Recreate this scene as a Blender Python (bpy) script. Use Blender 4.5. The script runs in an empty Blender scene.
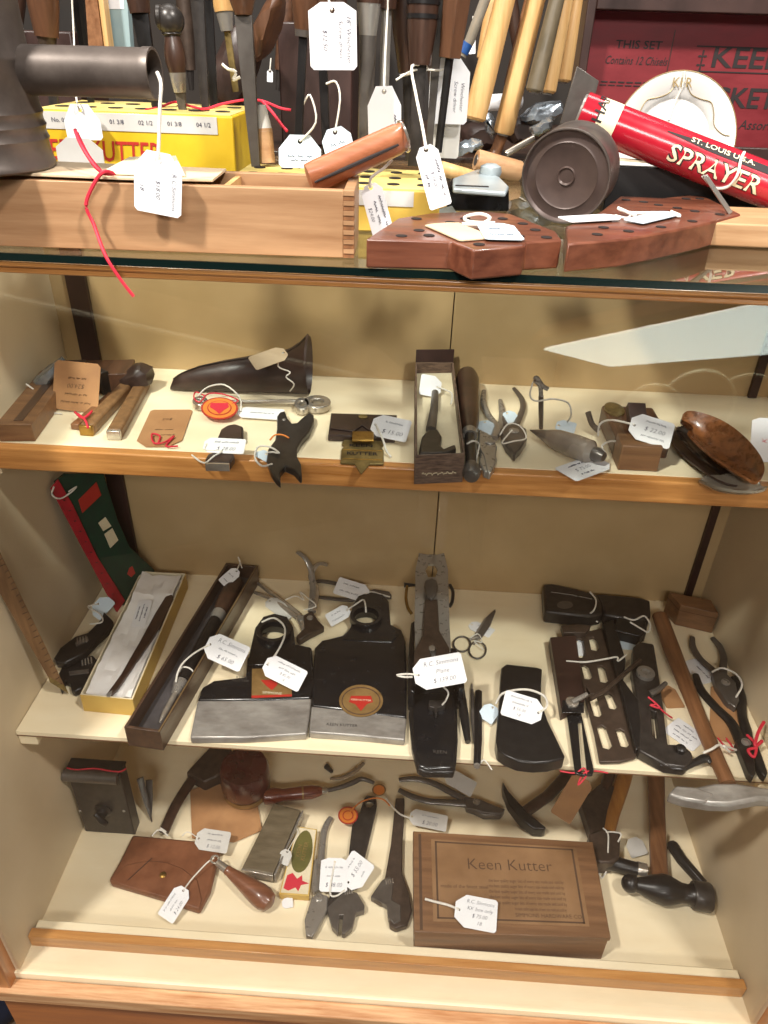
import bpy, bmesh, math, random
from mathutils import Vector, Matrix, Quaternion
random.seed(7)
SC = bpy.context.scene
COL = SC.collection
V3 = Vector

# ------------------------------------------------------------------ camera
CAM = V3((0.477, -0.4549, 1.0442))
PITCH, YAW, ROLL, FPX = 0.5709, -0.0376, 0.0329, 735.14
_f = V3((math.sin(YAW) * math.cos(PITCH), math.cos(YAW) * math.cos(PITCH), -math.sin(PITCH)))
_r0 = V3((math.cos(YAW), -math.sin(YAW), 0)); _u0 = _r0.cross(_f)
_r = math.cos(ROLL) * _r0 + math.sin(ROLL) * _u0
_u = -math.sin(ROLL) * _r0 + math.cos(ROLL) * _u0
cd = bpy.data.cameras.new('camera'); cam = bpy.data.objects.new('camera', cd); COL.objects.link(cam)
m = Matrix((( _r.x, _u.x, -_f.x, CAM.x), (_r.y, _u.y, -_f.y, CAM.y), (_r.z, _u.z, -_f.z, CAM.z), (0, 0, 0, 1)))
cam.matrix_world = m
cd.sensor_fit = 'VERTICAL'; cd.sensor_height = 36.0; cd.lens = FPX / 1024 * 36.0; cd.clip_start = 0.01
SC.camera = cam
# ------------------------------------------------------------------ light
SC.view_settings.view_transform = 'Standard'; SC.view_settings.look = 'None'
SC.view_settings.gamma = 1.0; SC.view_settings.exposure = -0.08
try: SC.view_settings.use_curve_mapping = False
except Exception: pass
wd = bpy.data.worlds.new('room_air'); SC.world = wd; wd.use_nodes = True
wd.node_tree.nodes['Background'].inputs[0].default_value = (1.0, 0.95, 0.89, 1)
wd.node_tree.nodes['Background'].inputs[1].default_value = 0.11
def area_light(name, loc, target, sx, sy, power, col):
    l = bpy.data.lights.new(name, 'AREA'); l.shape = 'RECTANGLE'; l.size = sx; l.size_y = sy; l.energy = power; l.color = col
    o = bpy.data.objects.new(name, l); COL.objects.link(o); o.location = loc
    o.rotation_euler = (V3(target) - V3(loc)).to_track_quat('-Z', 'Y').to_euler(); return o
area_light('ceiling_and_fill_light', (-0.50, -0.80, 2.55), (0.4, 0.2, 0.3), 0.16, 0.16, 82, (1.0, 0.95, 0.87))
area_light('ceiling_and_fill_light', (1.40, -0.75, 2.55), (0.5, 0.2, 0.3), 0.16, 0.16, 52, (1.0, 0.96, 0.90))
area_light('ceiling_and_fill_light', (0.45, 0.55, 2.02), (0.45, 0.4, 0.5), 1.2, 0.3, 9, (1.0, 0.97, 0.93))
area_light('ceiling_and_fill_light', (0.5, -2.2, 2.02), (0.45, 0.3, 0.2), 1.2, 0.4, 34, (1.0, 0.96, 0.90))  # broad fill light added far in front to brighten the shelves

# ------------------------------------------------------------------ helpers: measuring
def ray(px, py): return (_f + _r * ((px - 384) / FPX) + _u * ((512 - py) / FPX))
def H(px, py, z):
    d = ray(px, py); return CAM + d * ((z - CAM.z) / d.z)
def VY(px, py, y):
    d = ray(px, py); return CAM + d * ((y - CAM.y) / d.y)
def PLN(px, py, p0, n):
    d = ray(px, py); return CAM + d * ((p0 - CAM).dot(n) / d.dot(n))
KEY = dict(a=(0,0),b=(192,0),c=(384,0),d=(576,0),e=(0,256),f=(192,256),g=(384,256),h=(576,256),
           i=(0,540),j=(192,540),k=(384,540),l=(576,560),m=(0,740),n=(192,740),o=(384,740),p=(576,740))
def Q(s):
    t = s.split()
    if t[0] in KEY: ox, oy = KEY[t[0]]; k = 0.25; t = t[1:]
    else: ox = oy = 0; k = 1
    return [(ox + float(a.split(',')[0]) * k, oy + float(a.split(',')[1]) * k) for a in t]
def ctr(pts): return (sum(p[0] for p in pts) / len(pts), sum(p[1] for p in pts) / len(pts))
def flat(s, z):                       # outline measured on a level plane at height z
    return [H(x, y, z) for x, y in (Q(s) if isinstance(s, str) else s)]
def tilted(s, z=None, y=None, tilt=0, roll=0):   # outline measured on a plane leaning back towards the viewer
    q = Q(s) if isinstance(s, str) else s
    c = ctr(q); p0 = H(c[0], c[1], z) if z is not None else VY(c[0], c[1], y)
    a = math.radians(tilt); b = math.radians(roll)
    n = V3((math.sin(b), -math.sin(a) * math.cos(b), math.cos(a) * math.cos(b))).normalized()
    return [PLN(x, yy, p0, n) for x, yy in q], n, p0
def smooth(pts, k=4):
    P = [V3(p) for p in pts]; out = []
    for i in range(len(P) - 1):
        p0 = P[max(i - 1, 0)]; p1 = P[i]; p2 = P[i + 1]; p3 = P[min(i + 2, len(P) - 1)]
        for j in range(k):
            t = j / k
            out.append(0.5 * ((2 * p1) + (p2 - p0) * t + (2 * p0 - 5 * p1 + 4 * p2 - p3) * t * t + (3 * p1 - p0 - 3 * p2 + p3) * t ** 3))
    out.append(P[-1]); return out
def sloop(pts, k=3):
    P = [V3(p) for p in pts]; n = len(P); out = []
    for i in range(n):
        p0, p1, p2, p3 = P[i - 1], P[i], P[(i + 1) % n], P[(i + 2) % n]
        for j in range(k):
            t = j / k
            out.append(0.5 * ((2 * p1) + (p2 - p0) * t + (2 * p0 - 5 * p1 + 4 * p2 - p3) * t * t + (3 * p1 - p0 - 3 * p2 + p3) * t ** 3))
    return out
def lerp(vals, t):
    n = len(vals) - 1; x = min(max(t, 0), 1) * n; i = min(int(x), n - 1) if n else 0
    return vals[i] if n == 0 else vals[i] + (vals[i + 1] - vals[i]) * (x - i)

# ------------------------------------------------------------------ helpers: meshes
class MB:
    def __init__(s): s.v = []; s.f = []
    def add(s, vs, fs):
        o = len(s.v); s.v += [V3(p) for p in vs]; s.f += [tuple(i + o for i in f) for f in fs]; return s
    def box(s, lo, hi):
        x0, y0, z0 = lo; x1, y1, z1 = hi
        return s.add([(x0,y0,z0),(x1,y0,z0),(x1,y1,z0),(x0,y1,z0),(x0,y0,z1),(x1,y0,z1),(x1,y1,z1),(x0,y1,z1)],
                     [(0,3,2,1),(4,5,6,7),(0,1,5,4),(1,2,6,5),(2,3,7,6),(3,0,4,7)])
    def obox(s, c, u, v, w):          # centre and three half vectors
        c, u, v, w = V3(c), V3(u), V3(v), V3(w); P = []
        for k in (-1, 1):
            for a, b in ((-1,-1),(1,-1),(1,1),(-1,1)): P.append(c + a * u + b * v + k * w)
        return s.add(P, [(0,3,2,1),(4,5,6,7),(0,1,5,4),(1,2,6,5),(2,3,7,6),(3,0,4,7)])
    def prism(s, ring, vec, holes=(), top=None):
        vec = V3(vec); loops = [[V3(p) for p in ring]] + [[V3(p) for p in h] for h in holes]
        bm = bmesh.new(); ed = []; vs = []
        for lp in loops:
            bv = [bm.verts.new(p) for p in lp]; vs += bv
            ed += [bm.edges.new((bv[i], bv[(i + 1) % len(bv)])) for i in range(len(bv))]
        bm.verts.index_update()
        nrm = V3((0, 0, 0)); R = loops[0]
        for i in range(len(R)): nrm += (R[i] - R[0]).cross(R[(i + 1) % len(R)] - R[0])
        flip = nrm.dot(vec) < 0
        bmesh.ops.triangle_fill(bm, use_beauty=True, edges=ed, normal=nrm if nrm.length else V3((0,0,1)))
        tris = [[v.index for v in f.verts] for f in bm.faces]
        bm.free()
        A = [p for lp in loops for p in lp]; n = len(A)
        if top is None: B = [p + vec for p in A]
        else: B = [V3(p) for p in top]
        F = []
        for t in tris:
            tn = (A[t[1]] - A[t[0]]).cross(A[t[2]] - A[t[0]])
            if tn.dot(vec) > 0: t = t[::-1]
            F.append(tuple(t)); F.append(tuple(i + n for i in t[::-1]))
        o = 0
        for li, lp in enumerate(loops):
            k = len(lp); ln = V3((0, 0, 0))
            for i in range(k): ln += (lp[i] - lp[0]).cross(lp[(i + 1) % k] - lp[0])
            fl = (ln.dot(vec) < 0) != (li > 0)
            for i in range(k):
                j = (i + 1) % k; q = (o + i, o + j, o + j + n, o + i + n)
                F.append(q[::-1] if fl else q)
            o += k
        return s.add(A + B, F)
    def tube(s, path, rad, seg=10, flat=1.0, up=(0,0,1), cap=True, closed=False):
        P = [V3(p) for p in path]; n = len(P); up = V3(up); vs = []; fs = []
        R = rad if isinstance(rad, (list, tuple)) else [rad]
        for i in range(n):
            if closed: d = P[(i + 1) % n] - P[i - 1]
            else: d = P[min(i + 1, n - 1)] - P[max(i - 1, 0)]
            d.normalize(); sd = d.cross(up)
            if sd.length < 1e-4: sd = d.cross(V3((0.3, 1, 0.1)))
            sd.normalize(); w = sd.cross(d); r = lerp(list(R), i / (n - 1 if n > 1 else 1))
            for k in range(seg):
                a = 2 * math.pi * (k + 0.5) / seg
                vs.append(P[i] + sd * (math.cos(a) * r) + w * (math.sin(a) * r * flat))
        for i in range(n if closed else n - 1):
            for k in range(seg):
                a = i * seg + k; b = i * seg + (k + 1) % seg; j = ((i + 1) % n) * seg
                fs.append((a, b, j + (k + 1) % seg, j + k))
        if cap and not closed:
            fs.append(tuple(range(seg - 1, -1, -1))); fs.append(tuple((n - 1) * seg + k for k in range(seg)))
        return s.add(vs, fs)
    def lathe(s, base, axis, prof, seg=24, sx=1.0, ref=(0,0,1), sy=1.0, cap=True):
        base = V3(base); ax = V3(axis).normalized(); a0 = ax.cross(V3(ref))
        if a0.length < 1e-3: a0 = ax.cross(V3((1, 0, 0)))
        a0.normalize(); b0 = ax.cross(a0); vs = []; fs = []
        for r, h in prof:
            for k in range(seg):
                t = 2 * math.pi * k / seg
                vs.append(base + ax * h + a0 * (r * sx * math.cos(t)) + b0 * (r * sy * math.sin(t)))
        for i in range(len(prof) - 1):
            for k in range(seg):
                fs.append((i*seg+k, i*seg+(k+1)%seg, (i+1)*seg+(k+1)%seg, (i+1)*seg+k))
        if cap:
            fs.append(tuple(range(seg - 1, -1, -1))); fs.append(tuple((len(prof)-1)*seg+k for k in range(seg)))
        return s.add(vs, fs)
    def loft(s, rings, cap=True):
        n = len(rings[0]); vs = [p for r in rings for p in r]; fs = []
        for i in range(len(rings) - 1):
            for k in range(n): fs.append((i*n+k, i*n+(k+1)%n, (i+1)*n+(k+1)%n, (i+1)*n+k))
        if cap: fs.append(tuple(range(n-1,-1,-1))); fs.append(tuple((len(rings)-1)*n+k for k in range(n)))
        return s.add(vs, fs)
    def ball(s, c, r, seg=14, sc=(1,1,1)):
        c = V3(c); vs = []; fs = []; rg = seg // 2
        for i in range(rg + 1):
            t = math.pi * i / rg
            for k in range(seg):
                a = 2 * math.pi * k / seg
                vs.append(c + V3((math.sin(t)*math.cos(a)*r*sc[0], math.sin(t)*math.sin(a)*r*sc[1], math.cos(t)*r*sc[2])))
        for i in range(rg):
            for k in range(seg):
                fs.append((i*seg+k, (i+1)*seg+k, (i+1)*seg+(k+1)%seg, i*seg+(k+1)%seg))
        return s.add(vs, fs)
def org(o):
    while o.parent: o = o.parent
    return V3(o['_o']) if '_o' in o else V3((0, 0, 0))
def setmat(o, mt):
    o.data.materials.clear(); o.data.materials.append(mt if not isinstance(mt, str) else MAT[mt])
def mesh_obj(name, mb, mt, loc, bev=0, angle=38):
    me = bpy.data.meshes.new(name); me.from_pydata([tuple(p - loc) for p in mb.v], [], mb.f); me.validate(); 
    bm = bmesh.new(); bm.from_mesh(me); bmesh.ops.recalc_face_normals(bm, faces=bm.faces[:]); bm.to_mesh(me); bm.free()
    o = bpy.data.objects.new(name, me); COL.objects.link(o); setmat(o, mt)
    me.shade_smooth(); me.set_sharp_from_angle(angle=math.radians(angle))
    if bev:
        b = o.modifiers.new('bevel', 'BEVEL'); b.width = bev; b.segments = 2; b.limit_method = 'ANGLE'; b.angle_limit = math.radians(40); b.harden_normals = False
    return o
def thing(name, label, cat, loc, group=None):
    o = bpy.data.objects.new(name, None); COL.objects.link(o); o.location = loc; o['_o'] = tuple(loc); o.empty_display_size = 0.01
    o['label'] = label; o['category'] = cat
    if group: o['group'] = group
    return o
def part(name, mb, mt, parent, bev=0, label=None, angle=38):
    o = mesh_obj(name, mb, mt, org(parent), bev, angle); o.parent = parent
    if label: o['label'] = label
    return o
def single(name, label, cat, mb, mt, bev=0, group=None, kind=None):
    xs = [p.x for p in mb.v]; ys = [p.y for p in mb.v]; zs = [p.z for p in mb.v]
    loc = V3(((min(xs)+max(xs))/2, (min(ys)+max(ys))/2, min(zs)))
    o = mesh_obj(name, mb, mt, loc, bev); o.location = loc; o['_o'] = tuple(loc)
    if kind: o['kind'] = kind
    if label: o['label'] = label
    if cat: o['category'] = cat
    if group: o['group'] = group
    return o
# ------------------------------------------------------------------ helpers: text (flat lettering)
def text_mb(s, o, u, v, size, align='CENTER', shear=0.0, sx=1.0, off=0.0, fit=None, wrap=None, bold=0.0):
    """lettering on the plane o + a*u + b*v; wrap = (radius, axis point, axis dir) bends it round a cylinder"""
    cu = bpy.data.curves.new('t', 'FONT'); cu.body = s; cu.size = 1.0; cu.align_x = align; cu.align_y = 'CENTER'; cu.shear = shear
    cu.resolution_u = 2; cu.offset = bold
    ob = bpy.data.objects.new('t', cu); COL.objects.link(ob); bpy.context.view_layer.update()
    me = bpy.data.meshes.new_from_object(ob.evaluated_get(bpy.context.evaluated_depsgraph_get()))
    bpy.data.objects.remove(ob); bpy.data.curves.remove(cu)
    k = size; u = V3(u).normalized(); v = V3(v).normalized(); n = u.cross(v)
    P = [(p.co.x, p.co.y) for p in me.vertices]
    if P and fit:
        w = max(p[0] for p in P) - min(p[0] for p in P)
        if fit[0] == 'max': sx = min(sx, fit[1] / (w * k))
        else: sx = fit[1] / (w * k)
    mb = MB()
    if wrap:
        rad = wrap; pts = []
        for x, y in P:
            a = y * k / rad; pts.append(V3(o) + u * (x * k * sx) + v * (math.sin(a) * (rad + off)) + n * ((math.cos(a) - 1) * rad + math.cos(a) * off))
    else:
        pts = [V3(o) + u * (x * k * sx) + v * (y * k) + n * off for x, y in P]
    mb.add(pts, [tuple(f.vertices) for f in me.polygons]); bpy.data.meshes.remove(me)
    return mb

# ------------------------------------------------------------------ materials
MAT = {}
def L(c):
    return tuple(((x / 255) / 12.92 if x / 255 <= 0.04045 else ((x / 255 + 0.055) / 1.055) ** 2.4) for x in c) + (1,)
def mat(name, c1, c2=None, rough=0.5, metal=0.0, scale=30, bump=0.0, stretch=None, coat=0.0, rv=0.12, rot=0.0, c3=None, spec=None, trans=0, alpha=1):
    mt = bpy.data.materials.new(name); mt.use_nodes = True; nt = mt.node_tree; b = nt.nodes['Principled BSDF']; N = nt.nodes.new; K = nt.links.new
    if metal >= 0.2: rv = 0.015
    c2 = c2 or tuple(x * 0.8 for x in c1)
    b.inputs['Metallic'].default_value = metal; b.inputs['Coat Weight'].default_value = coat; b.inputs['Coat Roughness'].default_value = 0.15
    if spec is not None: b.inputs['Specular IOR Level'].default_value = spec
    if trans: b.inputs['Transmission Weight'].default_value = trans
    tc = N('ShaderNodeTexCoord'); mp = N('ShaderNodeMapping'); K(tc.outputs['Object'], mp.inputs['Vector'])
    mp.inputs['Rotation'].default_value = (0, 0, rot)
    if stretch: mp.inputs['Scale'].default_value = stretch
    nz = N('ShaderNodeTexNoise'); nz.inputs['Scale'].default_value = scale; nz.inputs['Detail'].default_value = 6; nz.inputs['Roughness'].default_value = 0.62
    K(mp.outputs['Vector'], nz.inputs['Vector'])
    cr = N('ShaderNodeValToRGB'); K(nz.outputs['Fac'], cr.inputs['Fac'])
    cr.color_ramp.elements[0].position = 0.34; cr.color_ramp.elements[0].color = L(c2)
    cr.color_ramp.elements[1].position = 0.66; cr.color_ramp.elements[1].color = L(c1)
    if c3:
        e = cr.color_ramp.elements.new(0.28); e.color = L(c3)
    K(cr.outputs['Color'], b.inputs['Base Color'])
    mr = N('ShaderNodeMapRange'); K(nz.outputs['Fac'], mr.inputs['Value'])
    mr.inputs['From Min'].default_value = 0.3; mr.inputs['From Max'].default_value = 0.7
    mr.inputs['To Min'].default_value = max(rough - rv, 0.03); mr.inputs['To Max'].default_value = min(rough + rv, 1)
    K(mr.outputs['Result'], b.inputs['Roughness'])
    if bump:
        bp = N('ShaderNodeBump'); bp.inputs['Strength'].default_value = bump; bp.inputs['Distance'].default_value = 0.002
        K(nz.outputs['Fac'], bp.inputs['Height']); K(bp.outputs['Normal'], b.inputs['Normal'])
    MAT[name] = mt; return mt
def wood(name, c1, c2, grain='x', rough=0.45, coat=0.0, rot=0.0, scale=9, bump=0.08, c3=None):
    st = {'x': (1, 14, 14), 'y': (14, 1, 14), 'z': (14, 14, 1)}[grain]
    return mat(name, c1, c2, rough, 0, scale, bump, st, coat, 0.08, rot, c3)
def plain(name, c, rough=0.6, metal=0.0):
    mt = bpy.data.materials.new(name); mt.use_nodes = True; b = mt.node_tree.nodes['Principled BSDF']
    b.inputs['Base Color'].default_value = L(c); b.inputs['Roughness'].default_value = rough; b.inputs['Metallic'].default_value = metal
    MAT[name] = mt; return mt
def pane(name, tint, refl=1.0, ior=1.5):
    mt = bpy.data.materials.new(name); mt.use_nodes = True; nt = mt.node_tree; nt.nodes.clear(); N = nt.nodes.new; K = nt.links.new
    out = N('ShaderNodeOutputMaterial'); mx = N('ShaderNodeMixShader'); tr = N('ShaderNodeBsdfTransparent'); gl = N('ShaderNodeBsdfGlossy')
    tr.inputs[0].default_value = tint; gl.inputs['Roughness'].default_value = 0.0
    # Schlick reflectance that treats both faces of the sheet alike
    ge = N('ShaderNodeNewGeometry'); dt = N('ShaderNodeVectorMath'); dt.operation = 'DOT_PRODUCT'; K(ge.outputs['Incoming'], dt.inputs[0]); K(ge.outputs['Normal'], dt.inputs[1])
    ab = N('ShaderNodeMath'); ab.operation = 'ABSOLUTE'; K(dt.outputs['Value'], ab.inputs[0])
    om = N('ShaderNodeMath'); om.operation = 'SUBTRACT'; om.inputs[0].default_value = 1.0; K(ab.outputs[0], om.inputs[1])
    pw = N('ShaderNodeMath'); pw.operation = 'POWER'; pw.inputs[1].default_value = 5.0; K(om.outputs[0], pw.inputs[0])
    mu = N('ShaderNodeMath'); mu.operation = 'MULTIPLY_ADD'; mu.inputs[1].default_value = 0.96 * refl; mu.inputs[2].default_value = 0.04 * refl; K(pw.outputs[0], mu.inputs[0])
    K(mu.outputs[0], mx.inputs[0]); K(tr.outputs[0], mx.inputs[1]); K(gl.outputs[0], mx.inputs[2]); K(mx.outputs[0], out.inputs[0])
    MAT[name] = mt; return mt
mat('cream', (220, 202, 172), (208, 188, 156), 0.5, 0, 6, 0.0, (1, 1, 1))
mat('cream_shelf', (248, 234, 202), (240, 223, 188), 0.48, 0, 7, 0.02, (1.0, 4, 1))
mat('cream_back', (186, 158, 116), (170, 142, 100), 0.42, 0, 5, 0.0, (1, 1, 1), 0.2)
wood('oak', (212, 150, 86), (176, 116, 60), 'x', 0.34, 0.35, scale=10)
wood('oak_v', (184, 122, 70), (152, 94, 50), 'z', 0.36, 0.3, scale=10)
wood('oak_strip', (208, 150, 84), (178, 118, 58), 'x', 0.36, 0.3, scale=10)
wood('oak_panel', (170, 105, 55), (140, 80, 40), 'x', 0.4, 0.3, scale=6)
wood('sill', (196, 156, 116), (156, 104, 62), 'x', 0.6, 0.0, scale=9)
wood('pine', (178, 138, 100), (146, 106, 72), 'x', 0.55, 0.05, scale=7)
wood('pine_end', (150, 100, 60), (112, 72, 42), 'z', 0.65)
wood('pine_pale', (216, 176, 118), (192, 146, 90), 'z', 0.5, 0.1)
wood('pine_board', (186, 148, 108), (158, 116, 78), 'x', 0.6)
wood('handle_tan', (144, 100, 66), (108, 70, 44), 'y', 0.4, 0.25, c3=(96, 56, 30))
wood('handle_brown', (98, 64, 42), (68, 43, 28), 'z', 0.4, 0.3)
wood('handle_red', (134, 62, 36), (100, 42, 26), 'x', 0.32, 0.5)
wood('handle_dark', (72, 48, 36), (48, 32, 25), 'z', 0.38, 0.3)
wood('rosewood', (124, 72, 50), (88, 47, 33), 'x', 0.36, 0.4, scale=8)
wood('walnut', (96, 64, 44), (66, 43, 30), 'y', 0.45, 0.2)
wood('walnut_x', (134, 98, 66), (104, 72, 48), 'x', 0.5, 0.1)
wood('box_wood', (136, 98, 66), (106, 74, 48), 'x', 0.5, 0.15, scale=7)
wood('rule_wood', (138, 102, 66), (104, 74, 46), 'z', 0.5, 0.1)
wood('dark_box', (86, 62, 46), (60, 42, 32), 'y', 0.42, 0.25)
mat('iron', (64, 59, 56), (48, 44, 42), 0.34, 0.35, 90, 0.0)
mat('iron_black', (38, 36, 36), (28, 26, 26), 0.32, 0.25, 90, 0.0)
mat('japan', (26, 26, 29), (20, 20, 22), 0.26, 0.1, 90, 0.0, None, 0.3, rv=0.02)
mat('iron_brown', (80, 65, 55), (62, 50, 42), 0.42, 0.3, 90, 0.01)
mat('steel', (164, 160, 154), (156, 151, 145), 0.28, 0.55, 70, 0.0)
mat('steel_dark', (104, 99, 94), (90, 84, 80), 0.32, 0.45, 70, 0.0)
mat('steel_blade', (176, 172, 166), (132, 126, 121), 0.34, 0.35, 22, 0.05, (1, 2, 1))
mat('nickel', (206, 200, 190), (170, 160, 148), 0.2, 0.7, 40, 0.01)
mat('tin', (104, 94, 88), (78, 69, 64), 0.42, 0.4, 30, 0.05)
mat('tin_lid', (92, 76, 70), (74, 60, 56), 0.4, 0.25, 26, 0.03)
mat('brass', (176, 140, 72), (130, 98, 46), 0.36, 0.85, 50, 0.04)
mat('brass_dark', (150, 130, 82), (104, 88, 52), 0.42, 0.6, 70, 0.12)
mat('leather_brown', (128, 78, 48), (104, 60, 36), 0.5, 0, 40, 0.12)
mat('leather_dark', (66, 48, 42), (46, 34, 30), 0.42, 0, 40, 0.1)
mat('paper', (240, 240, 242), (228, 228, 232), 0.75, 0, 12, 0.02)
mat('paper_blue', (214, 228, 238), (200, 216, 228), 0.75, 0, 12, 0.02)
mat('paper_grey', (206, 204, 200), (190, 186, 180), 0.75, 0, 12, 0.02)
mat('kraft', (182, 136, 92), (164, 118, 78), 0.8, 0, 25, 0.03)
mat('tan_paper', (214, 192, 160), (196, 172, 140), 0.8, 0, 14, 0.03)
mat('tissue', (248, 245, 242), (234, 230, 226), 0.8, 0, 40, 0.3)
mat('string', (236, 232, 224), (218, 212, 200), 0.9, 0, 200, 0.1)
plain('red_cord', (206, 40, 62), 0.6)
plain('ink', (44, 42, 70), 0.8)
plain('ink_black', (34, 26, 26), 0.7)
plain('ink_brown', (84, 60, 42), 0.8)
mat('yellow', (224, 188, 40), (206, 164, 28), 0.42, 0, 14, 0.02, None, 0.2)
mat('lacquer', (92, 32, 26), (66, 20, 18), 0.3, 0, 20, 0.0, None, 0.5)
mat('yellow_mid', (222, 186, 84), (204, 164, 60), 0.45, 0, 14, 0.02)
mat('case_lining', (84, 80, 82), (60, 57, 58), 0.4, 0, 20, 0.02)
mat('bob_grey', (150, 140, 130), (118, 108, 98), 0.25, 0.1, 20, 0.0, None, 0.4)
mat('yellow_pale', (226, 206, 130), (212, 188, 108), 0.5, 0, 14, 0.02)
plain('red_ink', (176, 44, 34), 0.5)
plain('hole', (30, 18, 14), 0.9)
mat('red_paint', (184, 34, 52), (168, 26, 42), 0.24, 0, 14, 0.0, None, 0.5)
mat('lid_red', (122, 30, 37), (98, 22, 28), 0.5, 0, 12, 0.04, (1, 1, 3))
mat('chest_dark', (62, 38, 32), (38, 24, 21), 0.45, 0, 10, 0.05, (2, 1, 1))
plain('chest_black', (16, 13, 13), 0.5)
mat('china', (226, 224, 220), (218, 215, 210), 0.12, 0, 8, 0.0, None, 0.6)
plain('cream_ink', (238, 226, 190), 0.45)
plain('gold_line', (150, 128, 84), 0.4, 0.3)
mat('green_cloth', (30, 64, 44), (20, 46, 32), 0.8, 0, 60, 0.08)
mat('red_cloth', (176, 30, 42), (146, 22, 32), 0.7, 0, 60, 0.05)
mat('card_yellow', (214, 180, 96), (196, 158, 76), 0.55, 0, 20, 0.02)
mat('card_cream', (232, 220, 190), (216, 202, 170), 0.6, 0, 20, 0.02)
mat('box_weave', (128, 104, 88), (72, 54, 46), 0.6, 0, 90, 0.2, (1, 1, 6))
mat('stone', (110, 98, 78), (88, 78, 60), 0.42, 0, 30, 0.04, (1, 4, 1))
mat('olive', (104, 100, 44), (84, 80, 34), 0.6, 0, 30, 0.0)
mat('gold_label', (164, 132, 84), (136, 106, 62), 0.4, 0.4, 40, 0.02)
plain('orange', (222, 130, 52), 0.5)
mat('amber', (156, 98, 54), (96, 58, 32), 0.3, 0.0, 120, 0.4, None, 0.4)
mat('foil', (190, 200, 208), (140, 150, 160), 0.22, 0.7, 40, 0.5)
mat('ledger_wall', (46, 38, 32), (26, 21, 18), 0.8, 0, 6, 0.05)
mat('floor_board', (112, 90, 68), (88, 68, 50), 0.5, 0, 6, 0.03, (1, 8, 1))
mat('plaster', (206, 192, 168), (192, 176, 150), 0.8, 0, 4, 0.02)
mat('acrylic', (186, 176, 160), (150, 140, 124), 0.18, 0, 20, 0.0, None, 0.4, trans=0.45)
mat('blue_bag', (34, 42, 66), (22, 28, 46), 0.6, 0, 30, 0.1)
mat('teal_board', (150, 170, 172), (132, 154, 158), 0.5, 0, 10, 0.02)
mat('blue_tape', (40, 86, 150), (28, 66, 124), 0.4, 0, 30, 0.0)
pane('glass_front', (0.985, 0.985, 0.98, 1), 1.0)
pane('glass_top', (0.90, 0.93, 0.91, 1), 1.0)
mat('zinc', (170, 180, 184), (152, 162, 166), 0.35, 0.2, 30, 0.0, None, 0.2)
plain('glass_edge', (12, 26, 24), 0.15)
def lamp_mat(name, c, s):
    mt = bpy.data.materials.new(name); mt.use_nodes = True; b = mt.node_tree.nodes['Principled BSDF']
    b.inputs['Emission Color'].default_value = L(c); b.inputs['Emission Strength'].default_value = s; b.inputs['Base Color'].default_value = L(c); MAT[name] = mt
lamp_mat('tube_light', (232, 246, 236), 9.0)

ZT, Z1, Z2, Z0 = 0.9300, 0.6566, 0.3018, 0.0
W = 0.95; YB = 0.4817; Y1 = 0.2389; Y2 = 0.1469
# ================================================================== the room
def struct(name, mb, mt, bev=0):
    o = single(name, None, None, mb, mt, bev); o['kind'] = 'structure'; return o
struct('floor', MB().box((-2.5, -3.2, -0.80), (3.4, 2.2, -0.76)), 'floor_board')
struct('wall_back', MB().box((-2.5, 1.95, -0.76), (3.4, 2.05, 2.1)), 'ledger_wall')
struct('wall_front', MB().box((-2.5, -3.2, -0.76), (3.4, -3.1, 2.1)), 'ledger_wall')

# ================================================================== the showcase
case = thing('display_case', 'glass-fronted oak and cream display case full of old tools', 'display case', (W / 2, 0.24, -0.76))
def cpart(name, mb, mt, bev=0.0006, label=None, parent=None): return part(name, mb, mt, parent or case, bev, label)
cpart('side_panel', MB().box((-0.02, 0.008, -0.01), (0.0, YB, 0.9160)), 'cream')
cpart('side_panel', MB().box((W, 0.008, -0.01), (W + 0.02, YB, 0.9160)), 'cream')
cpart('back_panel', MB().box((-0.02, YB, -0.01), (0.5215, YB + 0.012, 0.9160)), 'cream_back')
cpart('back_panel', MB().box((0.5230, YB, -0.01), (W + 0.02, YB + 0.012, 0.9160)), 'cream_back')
cpart('bottom_board', MB().box((-0.02, 0.004, -0.018), (W + 0.02, YB, 0.0)), 'cream_shelf')
st = cpart('track_strip', MB().box((0.001, 0.039, 0.0), (W - 0.001, 0.051, 0.024)), 'oak_strip', 0.001)
cpart('track_ledge', MB().box((0.004, 0.051, 0.0), (W - 0.004, 0.064, 0.0215)), 'cream_shelf', 0.002, parent=st)
sh = cpart('shelf', MB().box((0.001, Y1 + 0.012, Z1 - 0.018), (W - 0.001, YB, Z1)), 'cream_shelf', label='upper cream shelf with an oak front edge')
cpart('shelf_edge', MB().box((0.001, Y1 - 0.002, Z1 - 0.0275), (W - 0.001, Y1 + 0.012, Z1)), 'oak', 0.002, parent=sh)
sh2 = cpart('shelf', MB().box((0.001, Y2 + 0.001, Z2 - 0.0085), (W - 0.001, YB, Z2)), 'cream_shelf', label='middle cream plywood shelf')
for k, (z0, z1, mt) in enumerate(((0.0085, 0.0062, 'box_wood'), (0.0062, 0.0, 'cream_shelf'))):
    cpart('edge_ply', MB().box((0.001, Y2, Z2 - z0), (W - 0.001, Y2 + 0.001, Z2 - z1)), mt, 0, parent=sh2)
for x in (0.0, W - 0.024):
    cpart('shelf_cleat', MB().box((x + 0.0005, Y2 + 0.002, Z2 - 0.026), (x + 0.0235, YB - 0.002, Z2 - 0.0085)), 'cream_shelf', 0.001)
for x in (0.0, W - 0.02):
    cpart('shelf_cleat', MB().box((x + 0.0005, Y1 + 0.002, Z1 - 0.036), (x + 0.0195, YB - 0.002, Z1 - 0.018)), 'cream', 0.001)
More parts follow.
